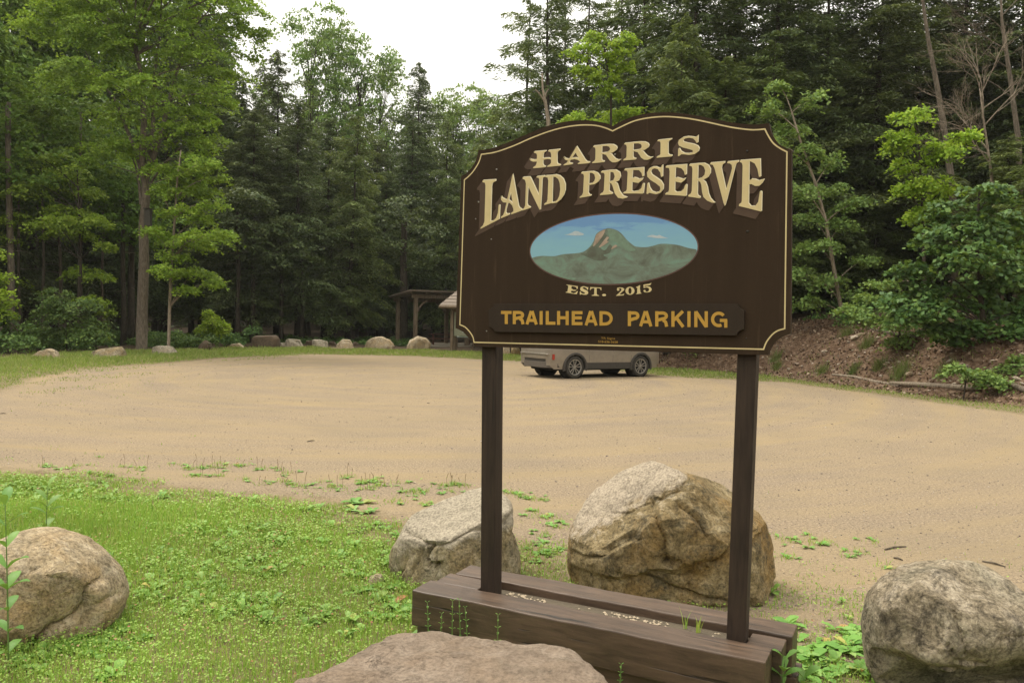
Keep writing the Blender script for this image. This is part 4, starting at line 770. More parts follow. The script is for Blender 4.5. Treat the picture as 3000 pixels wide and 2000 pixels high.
def board_mat(name, c, streak=0.45):
    m, n, l, b = mat(name, 0.8, 0.12); v = coords(n, l, 'Object', (1, 1, 0.05)); v2 = coords(n, l)
    t = noise_tex(n, l, 14, 6, 0.65, v); t2 = noise_tex(n, l, 55, 3, 0.6, v); t3 = noise_tex(n, l, 300, 3, 0.7, v2)
    r = ramp(n, [(0.3, tuple(x*0.84 for x in c)), (0.6, c), (0.78, tuple(x*1.2 for x in c))]); l.new(t.outputs[0], r.inputs[0])
    r2 = ramp(n, [(0.60, (0, 0, 0)), (0.72, (streak,)*3)]); l.new(t2.outputs[0], r2.inputs[0])
    cc = mixc(n, l, r2.outputs[0], r.outputs[0], tuple(min(1, x*1.9) for x in c)); 
    r3 = ramp(n, [(0.3, (0.85,)*3), (0.7, (1.15,)*3)]); l.new(t3.outputs[0], r3.inputs[0]); cc = mixc(n, l, 1.0, cc, r3.outputs[0], 'MULTIPLY')
    l.new(cc, b.inputs['Base Color']); bump(n, l, b, t2.outputs[0], 0.15, 0.003); return m
def wood_mat(name, c, along='X', rough=0.75, hi=1.7, spec=0.3):
    m, n, l, b = mat(name, rough, spec); sc = {'X': (0.12, 1, 1), 'Z': (1, 1, 0.10)}[along]; v = coords(n, l, 'Object', sc)
    t = noise_tex(n, l, 34, 7, 0.68, v, 0.5); t2 = noise_tex(n, l, 9, 5, 0.6, v, 1.2)
    r = ramp(n, [(0.30, tuple(x*0.55 for x in c)), (0.5, c), (0.72, tuple(x*hi for x in c))]); l.new(t.outputs[0], r.inputs[0])
    r2 = ramp(n, [(0.35, (0.75,)*3), (0.65, (1.2,)*3)]); l.new(t2.outputs[0], r2.inputs[0]); cc = mixc(n, l, 1.0, r.outputs[0], r2.outputs[0], 'MULTIPLY')
    v3 = coords(n, l, 'Object', tuple(q if q == 1 else 0.035 for q in sc)); t3 = noise_tex(n, l, 26, 4, 0.5, v3, 0.3); r3 = ramp(n, [(0.335, (0.25,)*3), (0.365, (1,)*3)]); l.new(t3.outputs[0], r3.inputs[0])
    cc = mixc(n, l, 0.9, cc, r3.outputs[0], 'MULTIPLY'); v4 = coords(n, l); t4 = noise_tex(n, l, 70, 6, 0.8, v4); r4 = ramp(n, [(0.60, (1,)*3), (0.70, (2.0,)*3)]); l.new(t4.outputs[0], r4.inputs[0]); cc = mixc(n, l, 0.8, cc, r4.outputs[0], 'MULTIPLY')
    l.new(cc, b.inputs['Base Color']); k_ = bump(n, l, b, t.outputs[0], 0.5, 0.004); bump(n, l, b, r3.outputs[0], 0.6, 0.006, k_); return m
M['board'] = board_mat('brown_board_paint', (0.040, 0.026, 0.0155)); M['plaque'] = board_mat('plaque_paint', (0.038, 0.028, 0.020), 0.1)
M['timber'] = wood_mat('stained_timber', (0.088, 0.056, 0.036), 'X', 0.46, 1.4, 0.45); M['post'] = wood_mat('stained_post', (0.034, 0.022, 0.0145), 'Z', 0.65, 1.4)
M['cream'] = flat_mat('cream_sign_paint', (0.60, 0.49, 0.25), 0.5, var=0.10, scale=9); M['gold'] = flat_mat('gold_sign_paint', (0.46, 0.27, 0.045), 0.45, var=0.08, scale=12)
M['shade_paint'] = flat_mat('painted_letter_shade', (0.074, 0.045, 0.027), 0.6, var=0.1, scale=14); M['cream_light'] = flat_mat('pale_letter_paint', (0.85, 0.77, 0.55), 0.5, var=0.06)

Z1 = lambda p: (1330+p[0]/2.1188, 310+p[1]/2.1188)
FZ = lambda p: (1330+p[0]/4.02, 310+p[1]/4.02)
def smooth_poly(pts, k=3):                               # catmull-rom through open points
    out = []; n = len(pts)
    for i in range(n-1):
        p0 = pts[max(i-1, 0)]; p1 = pts[i]; p2 = pts[i+1]; p3 = pts[min(i+2, n-1)]
        for j in range(k):
            t = j/k; out.append(tuple(0.5*((2*p1[q])+(-p0[q]+p2[q])*t+(2*p0[q]-5*p1[q]+4*p2[q]-p3[q])*t*t+(-p0[q]+3*p1[q]-3*p2[q]+p3[q])*t**3) for q in (0, 1)))
    out.append(pts[-1]); return out
def chain(*segs):
    out = []
    for s_ in segs:
        q = smooth_poly(s_) if len(s_) > 2 else list(s_)
        out += q[:-1]
    return out
OUT = chain([FZ(p) for p in ((85, 828), (140, 800), (200, 740), (245, 670), (272, 600), (288, 522))],
            [FZ(p) for p in ((288, 522), (350, 518), (450, 500), (560, 462), (700, 405), (850, 340), (1000, 275), (1150, 225), (1300, 190), (1450, 173), (1600, 175), (1740, 195), (1820, 215), (1870, 240))],
            [Z1(p) for p in ((985, 126), (1040, 95), (1120, 65), (1200, 48), (1300, 40), (1400, 46), (1500, 60), (1600, 80), (1720, 103), (1800, 113), (1880, 116), (1955, 108))],
            [Z1(p) for p in ((1955, 108), (1965, 150), (1985, 195), (2015, 235), (2050, 258), (2095, 275))], [Z1((2095, 275)), Z1((2089, 1413))],
            [Z1(p) for p in ((2089, 1413), (2058, 1422), (2013, 1444), (1982, 1475), (1960, 1507), (1950, 1547))], [Z1((1950, 1547)), Z1((126, 1493))],
            [Z1(p) for p in ((126, 1493), (121, 1475), (104, 1455), (82, 1429), (56, 1403), (33, 1390), (10, 1379))], [Z1((10, 1379)), FZ((85, 828))])
INN = chain([Z1(p) for p in ((65, 460), (95, 435), (125, 400), (155, 350), (170, 302))],
            [Z1(p) for p in ((170, 302), (240, 292), (300, 275), (380, 245), (470, 205), (560, 170), (640, 145), (720, 128), (800, 120), (880, 123), (940, 138), (985, 157))],
            [Z1(p) for p in ((985, 157), (1050, 125), (1120, 95), (1200, 77), (1300, 68), (1400, 73), (1500, 87), (1600, 108), (1700, 130), (1780, 143), (1860, 150), (1930, 145))],
            [Z1(p) for p in ((1930, 145), (1950, 185), (1980, 230), (2020, 262), (2067, 287))], [Z1((2067, 287)), Z1((2053, 1382))],
            [Z1(p) for p in ((2053, 1382), (2010, 1395), (1975, 1420), (1940, 1465), (1922, 1510))], [Z1((1922, 1510)), Z1((125, 1467))],
            [Z1(p) for p in ((125, 1467), (118, 1435), (100, 1405), (70, 1373), (37, 1358))], [Z1((37, 1358)), Z1((65, 460))])
W_F = -0.045                                             # board face; board is 25 mm thick, fixed to the post fronts
def prism(loop, w0, w1, name, mt, parent, bevel=0.0):
    mb = MB(); n = len(loop)
    mb.add([Lc(u, z, w0) for u, z in loop]+[Lc(u, z, w1) for u, z in loop], [(i, (i+1) % n, n+(i+1) % n, n+i) for i in range(n)])
    tr = tessellate_polygon([[Vector((u, z, 0)) for u, z in loop]])
    mb.add([Lc(u, z, w0) for u, z in loop]+[Lc(u, z, w1) for u, z in loop], [t for t in tr]+[(t[2]+n, t[1]+n, t[0]+n) for t in tr])
    # weld the side walls to the caps
    o = mb.build(name, mt, parent)
    bm = bmesh.new(); bm.from_mesh(o.data); bmesh.ops.remove_doubles(bm, verts=bm.verts, dist=1e-6); bmesh.ops.recalc_face_normals(bm, faces=bm.faces); bm.to_mesh(o.data); bm.free()
    if bevel: b = o.modifiers.new('bevel', 'BEVEL'); b.width = bevel; b.segments = 2; b.limit_method = 'ANGLE'; b.angle_limit = math.radians(60)
    return o
outl = [uz(*p) for p in OUT]; board = prism(outl, W_F, -0.002, 'board', M['board'], sign)
inl_ = [uz(*p) for p in INN]
def offs(loop, d):
    n = len(loop); r = []
    for i in range(n):
        a = Vector(loop[i-1]); b_ = Vector(loop[i]); c = Vector(loop[(i+1) % n]); t1 = (b_-a).normalized(); t2 = (c-b_).normalized()
        nn = Vector((-(t1.y+t2.y), t1.x+t2.x)); k = nn.length; nn = nn/k if k > 1e-6 else Vector((0, 0)); cs = max(0.5, nn.dot(Vector((-t1.y, t1.x)))); r.append(tuple(b_+nn*d/cs))
    return r
mb = MB(); A1 = offs(inl_, 0.0032); B1 = offs(inl_, -0.0032); n = len(A1)
mb.add([Lc(u, z, W_F-0.0008) for u, z in A1]+[Lc(u, z, W_F-0.0008) for u, z in B1], [(i, (i+1) % n, n+(i+1) % n, n+i) for i in range(n)])
mb.build('border_line', M['cream'], sign)

# ---- lettering
ZA = lambda p: (1390+p[0]/5.7366, 440+p[1]/5.7366)
ZB = lambda p: (1780+p[0]/4.9, 380+p[1]/4.9)
ZC = lambda p: (1540+p[0]/4.3556, 380+p[1]/4.3556)
ZD = lambda p: (1640+p[0]/8.110, 820+p[1]/8.110)
ZE = lambda p: (1420+p[0]/3.0154, 860+p[1]/3.0154)
def aff(pts, sx, sy, dx, dy): return [(a*sx+dx, b_*sy+dy) for a, b_ in pts]
R_stem = [(865, 212), (975, 200), (972, 300), (972, 385), (980, 398), (1007, 404), (1005, 418), (853, 432), (855, 418), (880, 405), (893, 380), (896, 260), (890, 232), (867, 226)]
R_bowl = [(960, 200), (1060, 192), (1120, 194), (1160, 215), (1170, 240), (1155, 270), (1115, 295), (1060, 308), (965, 318), (965, 302), (1040, 292), (1075, 270), (1082, 245), (1070, 222), (1040, 212), (965, 216)]
R_leg = [(1000, 308), (1060, 302), (1095, 315), (1125, 350), (1150, 375), (1180, 388), (1220, 385), (1190, 408), (1150, 422), (1110, 420), (1075, 395), (1050, 355), (1030, 325), (1000, 318)]
r2 = lambda P: [(1262+(a-865)*1.035, b_-34-(a-865)*-0.004) for a, b_ in P]
HARRIS = [[(110, 283), (263, 270), (262, 283), (235, 297), (225, 330), (222, 440), (232, 462), (255, 470), (255, 483), (98, 495), (100, 482), (130, 465), (145, 430), (150, 330), (142, 308), (110, 298)],
    [(290, 268), (440, 252), (438, 267), (410, 285), (402, 310), (403, 420), (412, 440), (446, 450), (446, 462), (280, 478), (280, 466), (310, 450), (328, 425), (330, 320), (322, 290), (292, 280)],
    [(50, 372), (70, 382), (110, 388), (180, 378), (250, 364), (300, 362), (332, 378), (335, 392), (315, 380), (280, 378), (200, 395), (140, 410), (100, 412), (70, 400)],
    [(652, 213), (760, 385), (785, 410), (820, 414), (817, 430), (670, 443), (672, 430), (698, 420), (697, 405), (640, 290), (636, 250)],
    [(652, 213), (664, 260), (560, 410), (560, 425), (600, 433), (600, 445), (488, 460), (490, 448), (525, 430), (545, 400), (640, 240)],
    [(482, 347), (510, 368), (540, 377), (600, 365), (640, 360), (670, 370), (700, 390), (700, 410), (665, 388), (630, 380), (580, 388), (540, 398), (510, 388)],
    R_stem, R_bowl, R_leg, r2(R_stem), r2(R_bowl), r2(R_leg),
    [(1686, 138), (1866, 118), (1864, 132), (1830, 148), (1820, 170), (1820, 310), (1835, 325), (1871, 330), (1868, 346), (1674, 362), (1678, 348), (1708, 335), (1724, 315), (1726, 175), (1716, 155), (1687, 152)],
    [(2203, 75), (2200, 172), (2182, 172), (2172, 148), (2140, 118), (2090, 108), (2040, 118), (2010, 140), (2015, 158), (2060, 172), (2140, 188), (2200, 212), (2218, 245), (2205, 285), (2160, 315), (2090, 328), (2030, 320), (1990, 318), (1965, 340), (1948, 340), (1950, 245), (1968, 246), (1985, 280), (2030, 305), (2080, 308), (2120, 300), (2140, 282), (2130, 265), (2080, 250), (2010, 232), (1960, 208), (1948, 175), (1960, 135), (2010, 102), (2070, 90), (2130, 95), (2165, 102), (2185, 90)]]
LAND = [[(145, 510), (362, 497), (360, 528), (320, 542), (300, 570), (292, 620), (275, 1195), (320, 1190), (370, 1140), (400, 1060), (412, 920), (432, 930), (420, 1165), (108, 1325), (112, 1300), (150, 1265), (175, 1200), (192, 600), (180, 550), (142, 542)],
    [(648, 398), (690, 640), (745, 940), (765, 975), (800, 995), (795, 1020), (625, 1082), (625, 1055), (660, 1030), (662, 990), (618, 690), (622, 560)],
    [(648, 398), (652, 560), (625, 680), (535, 1000), (530, 1050), (545, 1072), (595, 1070), (590, 1090), (452, 1148), (455, 1120), (490, 1090), (510, 1040), (600, 640)],
    [(452, 770), (470, 800), (520, 830), (580, 840), (625, 870), (660, 920), (664, 1000), (640, 930), (600, 890), (550, 885), (490, 880), (455, 840)],
    [(850, 480), (905, 600), (888, 900), (900, 935), (945, 960), (942, 975), (808, 1018), (810, 995), (840, 975), (860, 930), (872, 560)],
    [(818, 458), (935, 450), (955, 480), (1095, 780), (1112, 1008), (1100, 1000), (905, 600), (870, 530), (845, 495), (818, 488)],
    [(1050, 445), (1185, 430), (1185, 455), (1150, 470), (1140, 500), (1130, 760), (1112, 1010), (1095, 960), (1088, 780), (1095, 500), (1085, 468), (1050, 465)],
    [(1200, 432), (1320, 425), (1318, 500), (1310, 890), (1180, 925), (1182, 900), (1220, 875), (1235, 830), (1248, 520), (1235, 465), (1200, 458)],
    [(1310, 425), (1370, 415), (1440, 435), (1500, 490), (1532, 580), (1530, 680), (1500, 770), (1450, 840), (1390, 885), (1305, 900), (1308, 880), (1360, 870), (1405, 830), (1435, 760), (1448, 660), (1440, 560), (1415, 490), (1370, 455), (1310, 450)],
    [(1800, 375), (1930, 365), (1928, 450), (1915, 720), (1935, 750), (1965, 755), (1962, 772), (1772, 805), (1775, 785), (1810, 765), (1830, 720), (1845, 440), (1835, 405), (1800, 395)],
    [(1915, 365), (2000, 360), (2070, 385), (2112, 440), (2112, 490), (2080, 540), (2020, 575), (1920, 590), (1922, 570), (1980, 560), (2020, 520), (2035, 470), (2020, 410), (1980, 385), (1920, 385)]]
PR = [[(915, 408), (968, 402), (964, 530), (985, 543), (984, 550), (908, 556), (910, 548), (925, 540), (932, 525), (937, 430), (932, 418), (915, 416)],
    [(960, 402), (1005, 400), (1030, 415), (1035, 440), (1022, 468), (985, 480), (960, 484), (961, 476), (990, 465), (1000, 440), (992, 415), (961, 410)],
    [(975, 478), (995, 474), (1015, 485), (1028, 530), (1050, 560), (1078, 570), (1050, 578), (1020, 572), (1000, 545), (985, 495)]]
SERVE = [[(245, 568), (523, 547), (521, 674), (502, 675), (492, 625), (455, 585), (362, 582), (352, 705), (385, 688), (420, 695), (450, 712), (512, 700), (490, 735), (445, 768), (400, 762), (352, 750), (348, 880), (370, 892), (440, 882), (490, 840), (508, 775), (530, 780), (515, 920), (230, 918), (232, 902), (262, 892), (280, 860), (292, 620), (280, 592), (245, 588)],
    [(795, 512), (792, 680), (772, 680), (760, 620), (725, 570), (680, 558), (635, 575), (620, 610), (640, 650), (700, 690), (770, 740), (806, 800), (800, 860), (760, 910), (700, 930), (645, 918), (600, 908), (580, 928), (562, 922), (575, 770), (592, 772), (605, 830), (640, 885), (690, 905), (740, 895), (762, 860), (755, 820), (700, 775), (620, 725), (575, 680), (570, 620), (600, 560), (650, 535), (700, 535), (745, 555), (775, 545), (780, 515)],
    [(840, 525), (1138, 503), (1132, 650), (1112, 652), (1100, 600), (1065, 560), (1010, 545), (975, 548), (970, 700), (1000, 688), (1040, 700), (1075, 712), (1125, 698), (1100, 735), (1060, 765), (1010, 755), (968, 745), (965, 880), (990, 900), (1050, 895), (1100, 850), (1120, 790), (1143, 795), (1132, 955), (832, 935), (834, 915), (870, 905), (885, 870), (895, 600), (885, 555), (840, 548)],
    [(1178, 500), (1300, 490), (1295, 720), (1290, 920), (1300, 950), (1332, 965), (1330, 988), (1162, 962), (1162, 942), (1195, 925), (1212, 880), (1222, 570), (1212, 530), (1178, 522)],
    [(1285, 490), (1390, 485), (1450, 515), (1480, 570), (1478, 630), (1440, 690), (1370, 725), (1287, 735), (1287, 715), (1350, 695), (1395, 650), (1405, 590), (1385, 535), (1345, 510), (1287, 512)],
    [(1310, 725), (1370, 728), (1410, 760), (1435, 830), (1450, 920), (1480, 990), (1520, 1035), (1550, 1055), (1500, 1050), (1430, 1020), (1380, 970), (1360, 900), (1350, 800), (1335, 755), (1310, 740)],
    [(1477, 480), (1685, 462), (1683, 485), (1645, 510), (1635, 560), (1700, 860), (1700, 1000), (1685, 1100), (1670, 1060), (1540, 560), (1515, 510), (1477, 500)],
    [(1722, 465), (1882, 448), (1880, 470), (1845, 495), (1830, 540), (1715, 1000), (1685, 1100), (1695, 900), (1790, 560), (1785, 510), (1760, 490), (1722, 485)],
    [(1903, 445), (2194, 424), (2200, 680), (2175, 680), (2155, 570), (2115, 490), (2060, 460), (2033, 465), (2030, 740), (2070, 710), (2120, 715), (2170, 735), (2252, 715), (2220, 770), (2180, 810), (2120, 812), (2070, 785), (2028, 790), (2025, 1060), (2060, 1100), (2120, 1100), (2165, 1040), (2190, 885), (2217, 895), (2210, 1178), (1888, 1098), (1892, 1070), (1920, 1060), (1930, 1020), (1942, 520), (1930, 480), (1903, 470)]]
el = lambda cx, cy, rx, ry, n=18: [(cx+rx*math.cos(2*math.pi*i/n), cy+ry*math.sin(2*math.pi*i/n)) for i in range(n)]
EST = [[(155, 108), (432, 150), (425, 215), (405, 215), (395, 175), (350, 155), (285, 145), (275, 205), (300, 215), (330, 235), (405, 238), (370, 260), (320, 260), (280, 250), (265, 295), (330, 315), (375, 305), (415, 262), (430, 268), (405, 340), (140, 298), (145, 285), (185, 275), (205, 140), (160, 118)],
    [(678, 170), (672, 235), (655, 235), (640, 200), (590, 170), (550, 180), (545, 200), (590, 225), (655, 255), (680, 290), (670, 330), (630, 352), (570, 350), (520, 335), (495, 350), (480, 350), (478, 275), (495, 275), (520, 315), (570, 330), (600, 322), (600, 305), (560, 280), (500, 255), (485, 220), (495, 180), (530, 155), (580, 150), (630, 165), (660, 175)],
    [(725, 170), (990, 180), (992, 245), (975, 245), (960, 205), (925, 195), (880, 195), (880, 330), (895, 355), (935, 365), (935, 378), (760, 375), (762, 362), (805, 352), (820, 330), (825, 195), (780, 195), (745, 215), (730, 240), (718, 240)],
    el(1055, 358, 48, 27),
    [(1360, 235), (1365, 190), (1420, 175), (1500, 185), (1535, 215), (1530, 245), (1480, 285), (1420, 345), (1470, 345), (1515, 335), (1535, 315), (1520, 365), (1340, 378), (1345, 365), (1420, 300), (1465, 245), (1470, 215), (1440, 195), (1400, 200), (1420, 225), (1410, 255), (1375, 260)],
    (el(1670, 258, 108, 95, 28), el(1670, 258, 38, 76, 28)[::-1]),
    [(1815, 165), (1850, 155), (1905, 122), (1912, 130), (1905, 200), (1920, 300), (1950, 320), (1800, 342), (1830, 325), (1840, 300), (1845, 190), (1815, 180)],
    [(1990, 110), (2120, 92), (2182, 68), (2150, 125), (2015, 142), (2020, 170), (2080, 148), (2150, 165), (2185, 210), (2180, 250), (2140, 285), (2070, 298), (2010, 290), (1990, 265), (1998, 238), (2030, 235), (2045, 255), (2035, 275), (2080, 280), (2115, 260), (2125, 225), (2110, 190), (2060, 178), (1995, 195)]]
def lettering(polys, zf, name, mt, w0=-0.0030, wpl=W_F, step=0.00012, into=None):
    mb = into or MB()
    for k, P in enumerate(polys):
        loops = P if isinstance(P, tuple) else (P,)
        mb.poly([[uz(*zf(q), wpl) for q in L] for L in loops], lambda a, b_: Lc(a, b_, wpl+w0-step*k))
    return mb
def shade(groups, name, n=15, dx=(-3.5, -17), dy=(2.5, 22), w0=-0.0010):
    mb = MB(); kk = 0
    for polys, zf in groups:
        for P in polys:
            for i in range(n):
                t = i/(n-1); ox = dx[0]+(dx[1]-dx[0])*t; oy = dy[0]+(dy[1]-dy[0])*t
                mb.poly([[uz(zf(q)[0]+ox, zf(q)[1]+oy) for q in P]], lambda a, b_: Lc(a, b_, W_F+w0-0.00004*(kk % 40)-0.0000009*i)); kk += 1
    return mb.build(name, M['shade_paint'], sign)
# the second R has its own bowl: stem, bowl and leg share one letter
shade([(HARRIS, ZC), (LAND, ZA), (PR, Z1), (SERVE, ZB)], 'painted_letter_shade')
hi = lambda zf, dx=2.2, dy=-2.0: (lambda p: (zf(p)[0]+dx, zf(p)[1]+dy))
for nm, sets in (('top_lettering', [(HARRIS, ZC)]), ('land_lettering', [(LAND[:9], ZA)]), ('preserve_lettering', [(LAND[9:], ZA), (PR, Z1), (SERVE, ZB)])):
    mb = MB(); mh = MB()
    for P_, z_ in sets:
        lettering(P_, z_, 'x', None, -0.0046, into=mb); lettering(P_, hi(z_), 'x', None, -0.0030, into=mh)
    o = mb.build(nm, M['cream'], sign); mh.build('letter_highlight', M['cream_light'], o)
lettering(EST[:4], ZD, 'x', None, -0.0012).build('date_lettering', M['cream'], sign); lettering(EST[4:], ZD, 'x', None, -0.0012).build('year_lettering', M['cream'], sign)

# ---- painted oval landscape
e4 = [uz(*Z1(p)) for p in ((475, 915), (1513, 850), (1090, 668), (960, 1105))]
ecx = (e4[0][0]+e4[1][0])/2; ecz = (e4[2][1]+e4[3][1])/2; ea = (e4[1][0]-e4[0][0])/2; eb = (e4[2][1]-e4[3][1])/2
oval = empty('painted_landscape', (0, 0, 0)); oval.parent = sign
ring = lambda k: [(ecx+(ea+k)*math.cos(2*math.pi*i/96), ecz+(eb+k)*math.sin(2*math.pi*i/96)) for i in range(96)]
mb = MB(); mb.poly([ring(0.007), ring(0.0)[::-1]], lambda a, b_: Lc(a, b_, W_F-0.0012)); mb.build('oval_rim', flat_mat('rim_paint', (0.11, 0.06, 0.045), 0.6), oval)
def paint(name, c1, c2, scale=10, sz=(1, 1, 1), c3=None, extra=None):
    m, n, l, b = mat(name, 0.5, 0.3); v = coords(n, l, 'Object', sz); t = noise_tex(n, l, scale, 7, 0.7, v, 0.6)
    r = ramp(n, [(0.36, c1), (0.6, c2)] if c3 is None else [(0.32, c1), (0.48, c2), (0.66, c3)]); l.new(t.outputs[0], r.inputs[0]); l.new(r.outputs[0], b.inputs['Base Color']); return m
def sky_paint():
    m, n, l, b = mat('painted_sky', 0.5, 0.3); v = coords(n, l, 'Object', (1.2, 1, 6)); t = noise_tex(n, l, 7, 6, 0.65, v, 0.4)
    tc = n.new('ShaderNodeTexCoord'); sx = n.new('ShaderNodeSeparateXYZ'); l.new(tc.outputs['Object'], sx.inputs[0])
    mr = n.new('ShaderNodeMapRange'); mr.inputs[1].default_value = ecz-eb*0.2; mr.inputs[2].default_value = ecz+eb; l.new(sx.outputs[2], mr.inputs[0])
    ad = n.new('ShaderNodeMath'); ad.operation = 'MULTIPLY_ADD'; ad.inputs[1].default_value = 0.9; l.new(t.outputs[0], ad.inputs[0]); l.new(mr.outputs[0], ad.inputs[2])
    r = ramp(n, [(0.45, (0.22, 0.42, 0.50)), (0.8, (0.19, 0.37, 0.53)), (1.25/1.4, (0.14, 0.28, 0.50))]); sc_ = n.new('ShaderNodeMath'); sc_.operation = 'MULTIPLY'; sc_.inputs[1].default_value = 0.72
    l.new(ad.outputs[0], sc_.inputs[0]); l.new(sc_.outputs[0], r.inputs[0]); l.new(r.outputs[0], b.inputs['Base Color']); return m
mb = MB(); mb.poly([ring(0.0)], lambda a, b_: Lc(a, b_, W_F-0.0014)); mb.build('painted_sky', sky_paint(), oval)
ZG = lambda p: (1520+p[0]/4.2, 600+p[1]/4.2)
RG = [(150, 660), (210, 640), (300, 628), (440, 632), (550, 608), (700, 597), (800, 575), (870, 520), (920, 450), (950, 365), (1000, 325), (1080, 292), (1140, 292), (1220, 320), (1280, 370), (1330, 430), (1400, 490), (1450, 515), (1560, 522), (1650, 505), (1750, 480), (1880, 485), (1980, 500), (2080, 530), (2185, 548)]
rg = [uz(*ZG(p)) for p in smooth_poly(RG, 3)]
def inoval(p, k=0.999):
    dx, dz = (p[0]-ecx)/ea, (p[1]-ecz)/eb; r_ = math.hypot(dx, dz); return p if r_ < k else (ecx+dx/r_*ea*k, ecz+dz/r_*eb*k)
rg = [inoval(p) for p in rg]
a0 = math.atan2((rg[-1][1]-ecz)/eb, (rg[-1][0]-ecx)/ea); a1 = math.atan2((rg[0][1]-ecz)/eb, (rg[0][0]-ecx)/ea)
if a1 > 0: a1 -= 2*math.pi
if a0 > 0: a0 -= 2*math.pi
a1 = a1 if a1 < a0 else a1-2*math.pi
low = [(ecx+ea*0.999*math.cos(a0+(a1-a0)*i/60), ecz+eb*0.999*math.sin(a0+(a1-a0)*i/60)) for i in range(1, 60)]
mb = MB(); mb.poly([rg+low], lambda a, b_: Lc(a, b_, W_F-0.0018)); mb.build('painted_hills', paint('painted_hills', (0.10, 0.11, 0.082), (0.15, 0.185, 0.14), 9, (1, 1, 1.5), (0.17, 0.28, 0.21)), oval)
def blob(polys, name, mt, w):
    mb = MB()
    for k, P in enumerate(polys): mb.poly([[inoval(uz(*ZG(q))) for q in smooth_poly(P+[P[0]], 3)[:-1]]], lambda a, b_: Lc(a, b_, W_F-w-0.0001*k))
    return mb.build(name, mt, oval)
blob([[(830, 600), (880, 530), (940, 470), (1000, 400), (1050, 350), (1085, 380), (1040, 450), (1000, 520), (1060, 560), (1120, 490), (1150, 520), (1120, 590), (1040, 620), (1100, 660), (980, 690), (860, 650), (760, 600)]], 'painted_shadows', paint('painted_dark', (0.085, 0.085, 0.06), (0.12, 0.145, 0.105), 16), 0.0022)
blob([[(950, 375), (1000, 335), (1065, 305), (1045, 365), (1005, 425), (965, 475), (915, 515), (935, 445)], [(1085, 395), (1112, 402), (1085, 445), (1108, 452), (1062, 490), (985, 528), (1035, 455)], [(1190, 492), (1215, 505), (1190, 525), (1140, 550), (1160, 510)]], 'painted_cliffs', paint('painted_rock', (0.27, 0.20, 0.145), (0.40, 0.31, 0.235), 24), 0.0030)
blob([[(1090, 300), (1150, 300), (1240, 350), (1300, 430), (1380, 500), (1440, 560), (1330, 560), (1220, 470), (1130, 440), (1110, 380)], [(250, 830), (420, 800), (560, 880), (700, 900), (640, 930), (420, 900)]], 'painted_greens', paint('painted_green', (0.145, 0.20, 0.14), (0.18, 0.27, 0.195), 22), 0.0026)
CLD = paint('painted_cloud', (0.32, 0.43, 0.48), (0.44, 0.49, 0.51), 12)
blob([[(560, 372), (640, 350), (700, 322), (760, 340), (805, 365), (740, 380)]], 'painted_cloud', CLD, 0.0018)
blob([[(1570, 392), (1640, 370), (1700, 382), (1730, 372), (1790, 398), (1840, 413), (1700, 410)]], 'painted_cloud', CLD, 0.0018)

# ---- raised lower plaque
WP = W_F-0.020
PO = chain([ZE(p) for p in ((78, 90), (2235, 90))], [ZE(p) for p in ((2235, 90), (2242, 112), (2260, 132), (2292, 146))], [ZE((2292, 146)), ZE((2290, 316))], [ZE(p) for p in ((2290, 316), (2258, 326), (2236, 344), (2226, 371))], [ZE((2226, 371)), ZE((85, 338))],
           [ZE(p) for p in ((85, 338), (78, 316), (62, 300), (34, 292))], [ZE((34, 292)), ZE((34, 138))], [ZE(p) for p in ((34, 138), (56, 132), (72, 114), (78, 90))])
plaque = prism([uz(*p, WP) for p in PO], WP, W_F-0.0004, 'lower_plaque', M['plaque'], sign, 0.0015)
def stroke(mbp, pts, th, k, wd=1.0):                     # a constant-width painted stroke on the plaque, coordinates in the letter grid
    n = len(pts); L, R_ = [], []
    for i in range(n):
        a = Vector(pts[max(i-1, 0)]); c = Vector(pts[min(i+1, n-1)]); t = (c-a).normalized(); nn = Vector((-t.y, t.x))*th/2; p = Vector(pts[i])
        L.append(tuple(p+nn)); R_.append(tuple(p-nn))
    V = [Lc(*uz(*ZE(q), WP), WP-0.0010-0.00012*k) for q in L+R_[::-1]]; m_ = 2*n
    mbp.add(V, [(i, i+1, m_-2-i, m_-1-i) for i in range(n-1)])
